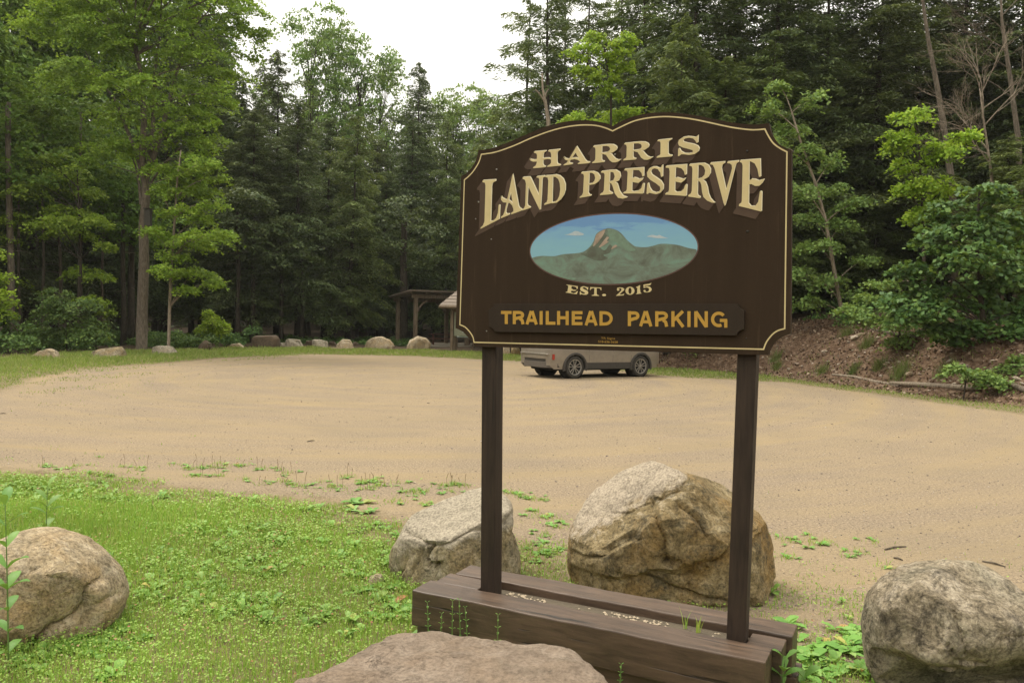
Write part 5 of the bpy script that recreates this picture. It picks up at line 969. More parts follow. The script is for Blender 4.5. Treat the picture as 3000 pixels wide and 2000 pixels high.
def sans(word, boxes, th=27):
    mb = MB(); k = 0
    for ch, (x0, x1) in zip(word, boxes):
        tf = lambda x: 153+(x-145)*0.0015; bf = lambda x: 268+(x-190)*0.0165
        h = th/2; w = x1-x0
        def P(u, v):                                      # u across in px, v 0 top .. 1 bottom
            return (x0+u, tf(x0+u)+(bf(x0+u)-tf(x0+u))*v)
        vt = h/118; S = []
        arc = lambda cx, cy, rx, ry, a, b_, n_=14: [P(cx+rx*math.cos(math.radians(a+(b_-a)*i/n_)), cy+ry*math.sin(math.radians(a+(b_-a)*i/n_))) for i in range(n_+1)]
        if ch == 'T': S = [[P(0, vt), P(w, vt)], [P(w/2, 0), P(w/2, 1)]]
        if ch == 'I': S = [[P(w/2, 0), P(w/2, 1)]]
        if ch == 'L': S = [[P(h, 0), P(h, 1)], [P(h, 1-vt), P(w, 1-vt)]]
        if ch == 'H': S = [[P(h, 0), P(h, 1)], [P(w-h, 0), P(w-h, 1)], [P(h, .48), P(w-h, .48)]]
        if ch == 'E': S = [[P(h, 0), P(h, 1)], [P(h, vt), P(w, vt)], [P(h, .48), P(w*.93, .48)], [P(h, 1-vt), P(w, 1-vt)]]
        if ch == 'A': S = [[P(h*.9, 1), P(w/2-4, 0)], [P(w-h*.9, 1), P(w/2+4, 0)], [P(w*.22, .70), P(w*.78, .70)]]
        if ch == 'N': S = [[P(h, 0), P(h, 1)], [P(w-h, 0), P(w-h, 1)], [P(h, .02), P(w-h, .98)]]
        if ch == 'K': S = [[P(h, 0), P(h, 1)], [P(w-h*1.2, 0), P(h, .62)], [P(w*.36, .40), P(w-h*1.0, 1)]]
        if ch == 'D': S = [[P(h, 0), P(h, 1)], [P(h, vt), P(w*.4, vt)]+arc(w*.4, .5, w*.6-h, .5-vt, -90, 90)+[P(h, 1-vt)]]
        if ch in 'PR': S = [[P(h, 0), P(h, 1)], [P(h, vt), P(w*.6, vt)]+arc(w*.58, .305, w*.42-h, .305-vt, -90, 90, 10)+[P(h, .61)]]
        if ch == 'R': S.append([P(w*.62, .58), P(w*.82, .70), P(w*.86, .85), P(w-h*.8, 1)])
        if ch == 'G': S = [arc(w*.48, .5, w*.48-h, .5-vt, -38, -330, 26)[:24], [P(w*.55, .56), P(w, .56)], [P(w-h*.8, .52), P(w-h*.8, 1)]]
        for s_ in S: stroke(mb, s_, th if ch != 'A' else th*0.96, k % 9); k += 1
    return mb
sans('TRAILHEAD', [(145, 238), (249, 350), (362, 470), (487, 513), (540, 625), (640, 743), (770, 865), (883, 998), (1015, 1132)]).build('trailhead_lettering', M['gold'], plaque)
sans('PARKING', [(1265, 1368), (1365, 1482), (1507, 1620), (1650, 1768), (1790, 1820), (1852, 1972), (2000, 2142)], 28).build('parking_lettering', M['gold'], plaque)
plaque.matrix_parent_inverse = Matrix.Identity(4)
def small_text(body, p0, p1, name):
    cu = bpy.data.curves.new(name, 'FONT'); cu.body = body; o = bpy.data.objects.new(name, cu); COL.objects.link(o)
    dg = bpy.context.evaluated_depsgraph_get(); me = bpy.data.meshes.new_from_object(o.evaluated_get(dg)); bpy.data.objects.remove(o)
    xs = [v.co.x for v in me.vertices]; ys = [v.co.y for v in me.vertices]; a = uz(*p0); b_ = uz(*p1)
    for v in me.vertices:
        fx = (v.co.x-min(xs))/(max(xs)-min(xs)); fy = (v.co.y-min(ys))/(max(ys)-min(ys)); v.co = (a[0]+(b_[0]-a[0])*fx, W_F-0.0012, b_[1]+(a[1]-b_[1])*fy)
    me.materials.clear(); me.materials.append(M['gold']); link(name, me, sign)
small_text('TR Signs', (1761, 987), (1802, 996), 'maker_lettering'); small_text('518-636-5658', (1753, 997), (1810, 1005), 'phone_lettering')
bm_ = flat_mat('bolt_metal', (0.30, 0.28, 0.25), 0.4, metal=0.6); bd_ = flat_mat('dark_screw', (0.03, 0.025, 0.02), 0.6)
for (a, b_, r, mt_) in ((1820, 282, .006, bd_), (1822, 780, .0065, bd_), (1000, 302, .005, bm_), (265, 396, .005, bm_), (153, 597, .005, bm_), (135, 702, .004, bm_), (232, 828, .004, bm_), (1815, 1442, .004, bd_), (203, 1398, .004, bm_)):
    mb = MB(); c = Lc(*uz(*Z1((a, b_))), W_F); mb.lathe([(0, 0.004), (r*.6, 0.0035), (r, 0.0015), (r, -0.002)], Matrix.Translation(c) @ Matrix.Rotation(math.pi/2, 4, 'X'), 10); mb.build('bolt', mt_, sign, smooth=True)

# ---- posts and base timbers (the base is what the posts stand between: part of the same sign)
def post(u0, u1, ztop):
    mb = MB(); a = 0.089
    mb.hexa([(u0, 0, -0.05), (u0+a, 0, -0.05), (u0+a, a, -0.05), (u0, a, -0.05)], [(u1, 0, ztop), (u1+a, 0, ztop), (u1+a, a, ztop), (u1, a, ztop)])
    mb.build('post', M['post'], sign, 0.004)
post(0.0, -0.042, 2.55); post(1.352, 1.378, 2.55)
def timber(u0, u1, w0, w1, z0, z1, name='timber', skew=0.0, bv=0.007):
    mb = MB(); n = 26; r = []
    for i in range(n+1):
        u = u0+(u1-u0)*i/n; j = lambda s_: 0.0022*math.sin(u*9+s_*2.1)+0.0012*math.sin(u*31+s_)
        r += [(u, w0+skew*i/n+j(1), z0), (u, w1+skew*i/n+j(2), z0), (u, w1+skew*i/n+j(3), z1+j(5)), (u, w0+skew*i/n+j(4), z1+j(6))]
    F_ = [(4*i+k, 4*i+(k+1) % 4, 4*i+4+(k+1) % 4, 4*i+4+k) for i in range(n) for k in range(4)]+[(3, 2, 1, 0), (4*n, 4*n+1, 4*n+2, 4*n+3)]
    mb.add(r, F_); return mb.build(name, M['timber'], sign, bv)
timber(-0.315, 1.575, -0.222, -0.030, 0.105, 0.302)
timber(-0.262, 1.640, 0.150, 0.335, 0.105, 0.302)
timber(-0.290, -0.012, -0.022, 0.142, 0.105, 0.298, 'spacer_block')
timber(1.452, 1.615, -0.022, 0.142, 0.105, 0.290, 'spacer_block')
timber(-0.30, 1.600, -0.190, -0.035, -0.05, 0.098, 'lower_timber')
timber(-0.28, 1.665, 0.160, 0.365, -0.05, 0.098, 'lower_timber')
# soil fill in the slot, white pebbles and a tuft
fill = MB(); fill.box((0.72, 0.06, 0.135), (0.72, 0.085, 0.125)); fo = fill.build('soil_fill', flat_mat('dark_soil', (0.10, 0.08, 0.055), 0.95, scale=60, bmp=0.8), sign)

# ------------------------------------------------------------------ parked car: x forward from the rear, y to its left, z up
PR_, PF_ = G(1678, 1108), G(1872, 1103)
cd = PF_-PR_; WB = 2.74; th = math.atan2(cd[1], cd[0]); AX = 0.93; HALF = 0.80
fx = np.array([math.cos(th), math.sin(th), 0]); fy = np.array([-math.sin(th), math.cos(th), 0])
car = empty('parked_car', tuple(PR_-fx*AX+fy*HALF), th); tag(car, 'tan grey sport utility car parked under and behind the sign', 'car')
def car_paint():
    m, n, l, b = mat('taupe_car_paint', 0.32, 0.5); b.inputs['Base Color'].default_value = (0.26, 0.225, 0.185, 1); b.inputs['Metallic'].default_value = 0.25
    b.inputs['Coat Weight'].default_value = 0.5; b.inputs['Coat Roughness'].default_value = 0.08
    v = coords(n, l); t = noise_tex(n, l, 5, 5, 0.6, v); r = ramp(n, [(0.3, (0.215, 0.187, 0.15)), (0.7, (0.27, 0.233, 0.19))]); l.new(t.outputs[0], r.inputs[0]); l.new(r.outputs[0], b.inputs['Base Color']); return m
M['car'] = car_paint(); M['clad'] = flat_mat('dark_cladding', (0.045, 0.040, 0.034), 0.6); M['cglass'] = flat_mat('dark_car_glass', (0.02, 0.025, 0.028), 0.06, 0.6)
M['tyre'] = flat_mat('tyre_rubber', (0.05, 0.046, 0.04), 0.9, 0.1); M['rim'] = flat_mat('wheel_silver', (0.42, 0.40, 0.37), 0.35, metal=0.7); M['rimd'] = flat_mat('wheel_black', (0.025, 0.024, 0.022), 0.4)
M['lamp'] = flat_mat('red_lens', (0.30, 0.035, 0.02), 0.2); M['chrome'] = flat_mat('bright_trim', (0.55, 0.52, 0.48), 0.25, metal=0.7)
TOPP = [(0, 0.98), (0.06, 1.06), (0.30, 1.42), (0.55, 1.61), (1.1, 1.665), (2.0, 1.67), (2.6, 1.62), (3.0, 1.42), (3.42, 1.10), (4.1, 1.02), (4.45, 0.93), (4.60, 0.80), (4.66, 0.62)]
def topz(s): return float(np.interp(s, [p[0] for p in TOPP], [p[1] for p in TOPP]))
def hw(s, z):
    w = 0.915*(1-0.10*max(0, (0.55-s)/0.55)**2-0.22*max(0, (s-4.05)/0.61)**2.2)
    if z > 1.0: w -= (z-1.0)*0.30
    if z < 0.45: w -= (0.45-z)*0.15
    w += 0.018*math.sin((z-0.5)*5.0)*(0.45 < z < 1.05)
    return w
ns, ntz = 150, 40; bot = 0.30
AXF = AX+WB
def arch(s, z): return min(math.hypot(s-AX, z-0.355), math.hypot(s-AXF, z-0.355)) < 0.405
ss = np.linspace(0.0, 4.66, ns); bv, gl = MB(), MB(); Vb = []; zs = []
for s in ss:
    T = topz(s); rowv = []
    rear = 0.10*max(0, 1-s/0.15); b0 = bot+rear*1.2+(0.12 if s > 4.5 else 0)
    for k in range(ntz+1):
        z = b0+(T-0.03-b0)*k/ntz; w = hw(s, z); t = k/ntz
        if t > 0.93: w -= (t-0.93)/0.07*0.06
        rowv.append((s, w, z))
    for q in (0.86, 0.6, 0.3, 0, -0.3, -0.6, -0.86): rowv.append((s, rowv[ntz][1]*q, T-0.03+0.03*(1-q*q)))
    rowv += [(a, -b_, c) for a, b_, c in rowv[:ntz+1][::-1]]; Vb += rowv; nrw = len(rowv)
def is_glass(s, z, k):
    T = topz(s)
    if k > nrw: return False
    if abs(z) and 1.06 < z < T-0.09 and 0.55 < s < 3.25 and not (1.42 < s < 1.50 or 2.42 < s < 2.5): return True
    return False
Fb, Fg = [], []
for i in range(ns-1):
    for k in range(nrw-1):
        f = (i*nrw+k, (i+1)*nrw+k, (i+1)*nrw+k+1, i*nrw+k+1)
        c = [sum(Vb[j][q] for j in f)/4 for q in range(3)]; side = abs(c[1]) > 0.6 or c[2] < 1.0
        if c[2] < 0.80 and arch(c[0], c[2]) and abs(c[1]) > 0.5: continue
        topface = ntz < k < nrw-ntz-1
        g_ = is_glass(c[0], c[2], k) if not topface else (2.66 < c[0] < 3.36 or 0.10 < c[0] < 0.48)
        (Fg if g_ else Fb).append(f)
bv.add(Vb, Fb); gl.add(Vb, Fg)
bv.add([Vb[k] for k in range(nrw)], [tuple(range(nrw))]); bv.add([Vb[(ns-1)*nrw+k] for k in range(nrw)], [tuple(range(nrw))])
def clean(o):
    bm = bmesh.new(); bm.from_mesh(o.data); bmesh.ops.delete(bm, geom=[v for v in bm.verts if not v.link_faces], context='VERTS'); bmesh.ops.remove_doubles(bm, verts=bm.verts, dist=1e-4); bmesh.ops.recalc_face_normals(bm, faces=bm.faces); bm.to_mesh(o.data); bm.free()
    try: o.data.set_sharp_from_angle(angle=math.radians(40))
    except Exception: pass
clean(bv.build('body', M['car'], car, smooth=True)); clean(gl.build('window_glass', M['cglass'], car, smooth=True))
# underbody and wheel wells
ub = MB(); ub.box((2.33, 0, 0.36), (2.05, 0.62, 0.12))
for ax in (AX, AXF):
    for sy in (-1, 1): ub.lathe([(0.40, -0.16), (0.40, 0.16), (0.0, 0.16)], Matrix.Translation((ax, sy*0.70, 0.36)) @ Matrix.Rotation(-sy*math.pi/2, 4, 'X') @ Matrix.Scale(-1, 4, (0, 0, 1)), 28)
ub.build('underbody', flat_mat('underbody_black', (0.015, 0.014, 0.013), 0.9), car)
# cladding: sills and arch lips
cl = MB()
for sy in (-1, 1):
    cl.box((AX+WB/2, sy*0.885, 0.40), (WB/2-0.42, 0.035, 0.105))
    cl.box((0.42, sy*0.86, 0.46), (0.16, 0.03, 0.10))
    for ax in (AX, AXF):
        V_, F_ = [], []; N_ = 26
        for i in range(N_+1):
            a = math.radians(-14+208*i/N_)
            for r_, yy in ((0.395, 0.84), (0.395, 0.945), (0.43, 0.955), (0.475, 0.935), (0.48, 0.86)): V_.append((ax+r_*math.cos(a), sy*yy, 0.355+r_*math.sin(a)))
        for i in range(N_):
            for k in range(4): F_.append((i*5+k, i*5+k+1, i*5+5+k+1, i*5+5+k))
        cl.add(V_, F_)
cl.build('side_cladding', M['clad'], car, 0.008)
bp = MB()
for z0, z1, x_, w_, mi in ((0.62, 0.735, -0.055, 0.80, 1), (0.53, 0.618, -0.030, 0.79, 0), (0.34, 0.528, -0.045, 0.77, 2)):
    V_ = []; N_ = 14
    for i in range(N_+1):
        q = -1+2*i/N_; V_ += [(x_+0.13*abs(q)**5, q*w_*1.04, z0), (x_+0.13*abs(q)**5, q*w_*1.04, z1), (0.2, q*w_, z1), (0.2, q*w_, z0)]
    F_ = [(4*i+k, 4*i+(k+1) % 4, 4*i+4+(k+1) % 4, 4*i+4+k) for i in range(N_) for k in range(4)]+[(0, 1, 2, 3), (4*N_+3, 4*N_+2, 4*N_+1, 4*N_)]
    bp.add(V_, F_, mi)
M['bump_low'] = flat_mat('grey_lower_bumper', (0.115, 0.10, 0.085), 0.5)
bp.build('rear_bumper', [M['clad'], M['car'], M['bump_low']], car, 0.01)
tr_ = MB(); tr_.box((-0.03, 0, 0.775), (0.04, 0.78, 0.018)); tr_.build('rear_trim', M['chrome'], car, 0.004)
for sy in (-1, 1):
    mb = MB(); mb.box((0.10, sy*0.885, 0.69), (0.028, 0.035, 0.085)); mb.build('tail_lamp', M['lamp'], car, 0.006)
    mb = MB(); mb.box((0.03, sy*0.76, 1.02), (0.05, 0.10, 0.035)); mb.build('upper_tail_lamp', M['lamp'], car, 0.006)
    mb = MB(); mb.box((4.50, sy*0.62, 0.78), (0.10, 0.16, 0.04)); mb.build('headlight', M['chrome'], car, 0.008)
    mb = MB(); mb.box((2.95, sy*0.98, 1.13), (0.06, 0.10, 0.07)); mb.build('mirror', M['car'], car, 0.02)
    for hx in (1.60, 2.55):
        mb = MB(); mb.box((hx, sy*0.925, 0.93), (0.10, 0.015, 0.014)); mb.build('door_handle', M['car'], car, 0.004)
# door seams and the crease along the doors
sm_ = MB()
for sx in (1.48, 2.45, 3.22):
    for sy in (-1, 1): sm_.add([(sx, sy*(hw(sx, z)+0.0015), z) for z in (0.52, 0.7, 0.9, 1.04)]+[(sx+0.008, sy*(hw(sx, z)+0.0015), z) for z in (0.52, 0.7, 0.9, 1.04)], [(i, i+1, 5+i, 4+i) for i in range(3)])
sm_.build('door_seam', M['rimd'], car)
def wheel(ax, sy):
    w = empty('wheel', (ax, sy*0.80, 0.36)); w.parent = car
    Rm = Matrix.Rotation(-sy*math.pi/2, 4, 'X')
    t = MB(); t.lathe([(0.235, -0.10), (0.30, -0.115), (0.345, -0.105), (0.36, -0.07), (0.363, 0), (0.36, 0.07), (0.345, 0.105), (0.30, 0.115), (0.245, 0.105), (0.235, 0.09)], Rm, 36); t.build('tyre', M['tyre'], w, smooth=True)
    r = MB(); r.lathe([(0.245, 0.098), (0.252, 0.112), (0.235, 0.112), (0.222, 0.08), (0.215, 0.02), (0, 0.02)], Rm, 36, 1); r.lathe([(0.250, 0.105), (0.250, 0.116), (0.232, 0.114), (0.224, 0.085)], Rm, 36, 0)
    r.lathe([(0.0, 0.10), (0.028, 0.10), (0.035, 0.085), (0.035, 0.02)], Rm, 14, 0)
    for k in range(5):
        for e in (-0.16, 0.16):
            a = 2*math.pi*k/5+0.3
            def pt(rr, an, h): return tuple(Rm @ Vector((rr*math.cos(an), rr*math.sin(an), h)))
            r.add([pt(0.03, a+e*2.2-.25, .095), pt(0.03, a+e*2.2+.25, .095), pt(0.226, a+e*1.5+.055, .100), pt(0.226, a+e*1.5-.055, .100), pt(0.03, a+e*2.2-.25, .06), pt(0.03, a+e*2.2+.25, .06), pt(0.226, a+e*1.5+.055, .07), pt(0.226, a+e*1.5-.055, .07)],
                  [(0, 1, 2, 3), (0, 4, 5, 1), (1, 5, 6, 2), (2, 6, 7, 3), (3, 7, 4, 0)], 0)
    r.build('rim', [M['rim'], M['rimd']], w)
for ax in (AX, AXF):
    for sy in (-1, 1): wheel(ax, sy)

# ------------------------------------------------------------------ open timber shelter, roofed notice kiosk, tables
M['weathered'] = wood_mat('weathered_wood', (0.17, 0.13, 0.09), 'Z', 0.85, 1.4, 0.15); M['redwood'] = flat_mat('reddish_stain', (0.11, 0.045, 0.03), 0.7, scale=12)
M['shingle'] = flat_mat('grey_shingles', (0.36, 0.30, 0.25), 0.9, scale=14)
YS = 52.0; S0 = AT(1216, 1000, YS); zg = zat(S0[0], YS)
sh = empty('timber_shelter', (S0[0], YS, zg), math.radians(24)); tag(sh, 'open dark timber picnic shelter with sloping roof behind the boulders', 'shelter')
SW, SD = 7.2, 4.2
for ix, x_ in enumerate((0, SW/2, SW)):
    for y_ in (0, SD):
        mb = MB(); mb.box((x_, y_, 1.55), (0.12, 0.12, 1.6)); mb.build('post', M['weathered'], sh, 0.01)
        for sx in ((1,) if ix == 0 else (-1, 1) if ix == 1 else (-1,)):
            mb = MB(); mb.tube([(x_+sx*0.10, y_, 2.25), (x_+sx*0.32, y_, 2.62), (x_+sx*0.55, y_, 2.86), (x_+sx*0.78, y_, 2.98)], 0.075, 6); mb.build('brace', M['weathered'], sh)
for y_ in (0, SD):
    mb = MB(); mb.box((SW/2, y_, 3.27 if y_ == 0 else 3.10), (SW/2+0.3, 0.09, 0.12)); mb.build('beam', M['weathered'], sh, 0.01)
rf = MB()                                                # single slope falling to the back
V_ = [(-0.55, -0.55, 3.56), (SW+0.55, -0.55, 3.56), (SW+0.55, SD+0.5, 3.26), (-0.55, SD+0.5, 3.26)]
rf.hexa([(a, b_, c) for a, b_, c in V_], [(a, b_, c+0.10) for a, b_, c in V_]); rf.build('roof', flat_mat('dark_roof_boards', (0.15, 0.115, 0.085), 0.8, scale=8), sh, 0.01)
for i in range(9):
    mb = MB(); x_ = -0.45+i*(SW+0.9)/8; mb.tube([(x_, -0.5, 3.48), (x_, SD+0.4, 3.21)], 0.05, 4); mb.build('rafter', M['weathered'], sh)
mb = MB(); mb.box((SW/2, SD/2, 0.03), (SW/2+0.5, SD/2+0.5, 0.05)); mb.build('floor_slab', flat_mat('pale_slab', (0.33, 0.29, 0.23), 0.9), sh)
def picnic(X, Y, rz, lab):
    t = empty('picnic_table', (X, Y, zat(X, Y)+0.06), rz); tag(t, lab, 'picnic table')
    mb = MB()
    for k in range(5): mb.box((0, -0.32+0.16*k, 0.74), (0.95, 0.07, 0.02))
    mb.build('table_top', M['redwood'], t, 0.004)
    for sy in (-1, 1):
        mb = MB(); mb.box((0, sy*0.70, 0.45), (0.95, 0.13, 0.02)); mb.build('seat', M['redwood'], t, 0.004)
    for sx in (-0.65, 0.65):
        mb = MB(); mb.tube([(sx, -0.62, 0.0), (sx, -0.2, 0.72)], 0.045, 4); mb.tube([(sx, 0.62, 0.0), (sx, 0.2, 0.72)], 0.045, 4); mb.tube([(sx, -0.8, 0.41), (sx, 0.8, 0.41)], 0.045, 4); mb.build('leg_frame', M['redwood'], t)

picnic(S0[0]+1.6, YS+2.2, math.radians(10), 'reddish picnic table in the shelter beside its left post'); picnic(S0[0]+3.9, YS+3.6, math.radians(14), 'reddish picnic table in the shelter behind the notice kiosk')
YK = 45.5; K0 = AT(1325, 1020, YK); kk = empty('notice_kiosk', (K0[0], YK, zat(K0[0], YK)), math.radians(-14)); tag(kk, 'shingle-roofed notice kiosk partly hidden by the left edge of the sign', 'notice kiosk')
for x_ in (0, 1.9):
    for y_ in (-.12, .45):
        mb = MB(); mb.box((x_, y_, 1.3), (0.08, 0.08, 1.35)); mb.build('post', M['weathered'], kk, 0.008)
mb = MB(); mb.box((0.95, 0.0, 1.55), (0.87, 0.03, 0.68)); mb.build('notice_panel', flat_mat('pale_panel', (0.26, 0.27, 0.19), 0.8), kk, 0.004)
mb = MB(); mb.box((0.95, -0.045, 1.35), (0.35, 0.008, 0.28)); mb.build('posted_sheet', flat_mat('posted_paper', (0.5, 0.52, 0.53), 0.7), kk)
mb = MB(); ap = 3.75; e_ = 2.62
A_r = [(-0.55, -0.75, e_), (2.45, -0.75, e_), (2.45, 1.05, e_), (-0.55, 1.05, e_), (0.55, 0.15, ap), (1.35, 0.15, ap)]
mb.add(A_r, [(0, 1, 5, 4), (1, 2, 5), (2, 3, 4, 5), (3, 0, 4)]); mb.add([(a, b_, c-0.06) for a, b_, c in A_r[:4]], [(0, 1, 2, 3)])
ro = mb.build('roof', M['shingle'], kk); so = ro.modifiers.new('thick', 'SOLIDIFY'); so.thickness = 0.05
mb = MB()
for a, b_ in ((0, 1), (1, 2), (2, 3), (3, 0)):
    p, q = A_r[a], A_r[b_]; mb.tube([(p[0], p[1], e_-0.11), (q[0], q[1], e_-0.11)], 0.10, 4)
mb.build('fascia', M['weathered'], kk)
for i in range(5):                                       # shingle courses
    t_ = (i+0.7)/6; mb = MB(); z_ = e_+(ap-e_)*t_+0.035
    c4 = [tuple(A_r[j][q]*(1-t_)+A_r[{0: 4, 1: 5, 2: 5, 3: 4}[j]][q]*t_ for q in (0, 1))+(z_,) for j in range(4)]
    mb.tube(c4+[c4[0]], 0.018, 4); mb.build('shingle_course', M['shingle'], kk)
# green board with a small white notice, and a low rail
GB = AT(1362, 985, 49); gb = empty('green_notice_board', (GB[0], 49, zat(GB[0], 49)), math.radians(-6)); tag(gb, 'bright green board with a small white notice, past the bottom left corner of the sign', 'notice board')
mb = MB(); mb.box((0, 0, 1.25), (0.62, 0.02, 0.42)); mb.build('panel', flat_mat('green_panel', (0.13, 0.36, 0.12), 0.5), gb, 0.004)
mb = MB(); mb.box((0, -0.025, 0.78), (0.60, 0.015, 0.03)); mb.build('rail', flat_mat('pale_rail', (0.3, 0.36, 0.3), 0.6), gb)
mb = MB(); mb.box((-0.42, -0.04, 0.92), (0.075, 0.008, 0.11)); nt = mb.build('white_notice', flat_mat('white_notice', (0.65, 0.63, 0.58), 0.6), gb)
mb = MB(); mb.box((-0.42, -0.052, 0.93), (0.03, 0.003, 0.045)); mb.build('dark_symbol', M['rimd'], gb)
for x_ in (-0.5, 0.5):
    mb = MB(); mb.box((x_, 0.05, 0.62), (0.04, 0.03, 0.66)); mb.build('leg', M['weathered'], gb)

# ------------------------------------------------------------------ grass, clover and weeds
def grass_mat(name, stops, tr=0.35): return leaf_mat(name, stops, tr, 0.18, 0.5)
M['grass'] = grass_mat('grass_blades', [(0.0, (0.19, 0.34, 0.05)), (0.6, (0.28, 0.44, 0.07)), (0.88, (0.42, 0.49, 0.12)), (1.0, (0.44, 0.36, 0.19))])
M['clover'] = grass_mat('clover_leaves', [(0.0, (0.17, 0.32, 0.055)), (0.55, (0.245, 0.42, 0.075)), (0.90, (0.30, 0.46, 0.10)), (0.955, (0.34, 0.30, 0.13)), (1.0, (0.40, 0.16, 0.09))], 0.3)
M['weed'] = grass_mat('broad_weed_leaves', [(0.0, (0.13, 0.27, 0.05)), (0.6, (0.20, 0.37, 0.07)), (0.95, (0.27, 0.43, 0.12)), (0.985, (0.42, 0.38, 0.10)), (1.0, (0.45, 0.17, 0.10))], 0.25)
M['straw'] = flat_mat('dry_straw', (0.34, 0.23, 0.12), 0.9, var=0.35, scale=40)
TB = [(SP(-0.33, 0, -0.24)), (SP(1.60, 0, -0.24)), (SP(1.68, 0, 0.38)), (SP(-0.30, 0, 0.38))]; TB = np.array([t_[:2] for t_ in TB])
def near_cover(n):
    """points on the near ground where plants grow, with a growth value"""
    X = rng.uniform(-6.5, 6.0, n*4); Y = 2.2+12*rng.uniform(0, 1, n*4)**1.5
    sd_ = lot_sd(X, Y)
    nz = waves(X*2.2, Y*2.2, 2, 6)*0.5+waves(X*7, Y*7, 2, 5)*0.35
    right = sst((X-0.9)/0.6); midgap = sst((X+0.35)/0.4)*(1-right)
    left = 1-sst((X+0.5)/0.5)
    g_ = sst((-sd_+0.10+nz*0.35)/1.0)*(left*1.0+midgap*0.45+right*0.34*(0.45+nz*1.3).clip(0, 1))
    front_right = (X > 0.9) & (Y < 4.2); g_ = np.where(front_right, np.maximum(g_, 0.75), g_)
    thin = np.exp(-np.maximum(sd_, 0)/0.45)*0.10*(nz > 0.25)
    g_ = np.maximum(g_, np.where(sd_ > -0.1, thin, 0))
    ok = (rng.uniform(0, 1, n*4) < g_) & ~inside(X, Y, TB) & (Y > np.abs(X)*1.05-1.2)
    X, Y, g2, nz = X[ok][:n], Y[ok][:n], g_[ok][:n], nz[ok][:n]; return X, Y, g2, nz
# clover and tiny leaves
X, Y, g_, nz = near_cover(150000); keep = rng.uniform(0, 1, len(X)) < 0.45+0.55*sst(0.5+waves(X*3.1+5, Y*3.1, 2, 6)*0.9); X, Y, g_ = X[keep], Y[keep], g_[keep]; n_ = len(X); sz = (0.009+0.0018*(Y-2.5))*rng.uniform(0.7, 1.5, n_); z = height(X, Y)+rng.uniform(0.004, 0.055, n_)*(0.5+g_)
Cc = np.stack([X, Y, z], 1); v, f = leaf_quads(Cc, rng.normal(size=(n_, 3))*np.array([1, 1, 0.35]), np.array([0, -0.15, 1.0])+rng.normal(size=(n_, 3))*0.38, sz, sz*0.85)
tag(link('clover', mesh_np('clover', v, f, M['clover'])), 'low clover and small leafy weeds covering the near lawn', 'ground cover', kind='stuff')
def blades(X, Y, h, w, lean=0.35, name='grass', mt=None):
    n_ = len(X); a = rng.uniform(0, 6.283, n_); d = np.stack([np.cos(a), np.sin(a), np.zeros(n_)], 1); b0 = np.stack([X, Y, height(X, Y)-0.005], 1)
    face = rng.uniform(0, 6.283, n_); s_ = np.stack([np.cos(face), np.sin(face), np.zeros(n_)], 1)*w[:, None]*0.5; ln = (lean*rng.uniform(0.2, 1.4, n_)*h)[:, None]
    mid = b0+d*ln*0.35+np.array([0, 0, 1])*h[:, None]*0.6; top = b0+d*ln+np.array([0, 0, 1])*h[:, None]
    V_ = np.stack([b0-s_, b0+s_, mid+s_*0.8, mid-s_*0.8, top+s_*0.12, top-s_*0.12], 1).reshape(-1, 3); i0 = np.arange(n_)[:, None]*6
    F_ = np.concatenate([i0+[0, 1, 2, 3], i0+[3, 2, 4, 5]], 1).reshape(-1, 4); return mesh_np(name, V_, F_, mt or M['grass'])
X, Y, g_, nz = near_cover(230000); n_ = len(X)
tall = sst((-X-2.1)/1.2)*sst((Y-4.8)/1.0)*(Y < 7.2)
h = rng.uniform(0.02, 0.065, n_)*(1+tall*0.9)*(0.6+0.6*g_); w = (0.0024+0.0006*(Y-2.5))*rng.uniform(0.7, 1.5, n_)
tag(link('grass', blades(X, Y, h, w)), 'short grass blades growing through the clover on the near lawn', 'grass', kind='stuff')
# broad leaved rosettes
def rosette_leaves(X, Y, L, n_each, lift=0.45):
    parts_v, parts_f, b = [], [], 0
    for x, y, l_ in zip(X, Y, L):
        k = rng.integers(*n_each); z0 = zat(x, y) if False else 0.0
        for q in range(k):
            a = rng.uniform(0, 6.283); ll = l_*rng.uniform(0.6, 1.15); w_ = ll*rng.uniform(0.17, 0.28); up = lift*rng.uniform(0.3, 1.5); d = np.array([math.cos(a), math.sin(a), 0]); s_ = np.array([-math.sin(a), math.cos(a), 0])
            base = np.array([x, y, z0+0.003]); pts = []
            for t, ww in ((0.0, 0.12), (0.3, 0.75), (0.62, 1.0), (0.88, 0.6), (1.0, 0.06)):
                c = base+d*ll*t*math.cos(up*0.8)+np.array([0, 0, ll*(up*t-0.55*up*t*t)]); pts += [c-s_*w_*ww+np.array([0, 0, w_*ww*0.35]), c, c+s_*w_*ww+np.array([0, 0, w_*ww*0.35])]
            parts_v.append(np.array(pts)); ff = []
            for i in range(4):
                for j in range(2): ff.append([b+i*3+j, b+i*3+j+1, b+i*3+3+j+1, b+i*3+3+j])
            parts_f += ff; b += 15
    return np.concatenate(parts_v), np.array(parts_f)
X, Y, g_, nz = near_cover(4200); keep = (g_ > 0.3) & (waves(X*1.7+2, Y*1.7-4, 2, 6) > -0.15); X, Y = X[keep], Y[keep]
v, f = rosette_leaves(X, Y, rng.uniform(0.035, 0.105, len(X)), (5, 10), 0.8)
tag(link('weeds', mesh_np('weeds', v, f, M['weed'], True)), 'broad-leaved dock and dandelion rosettes in the near lawn', 'weeds', kind='stuff')
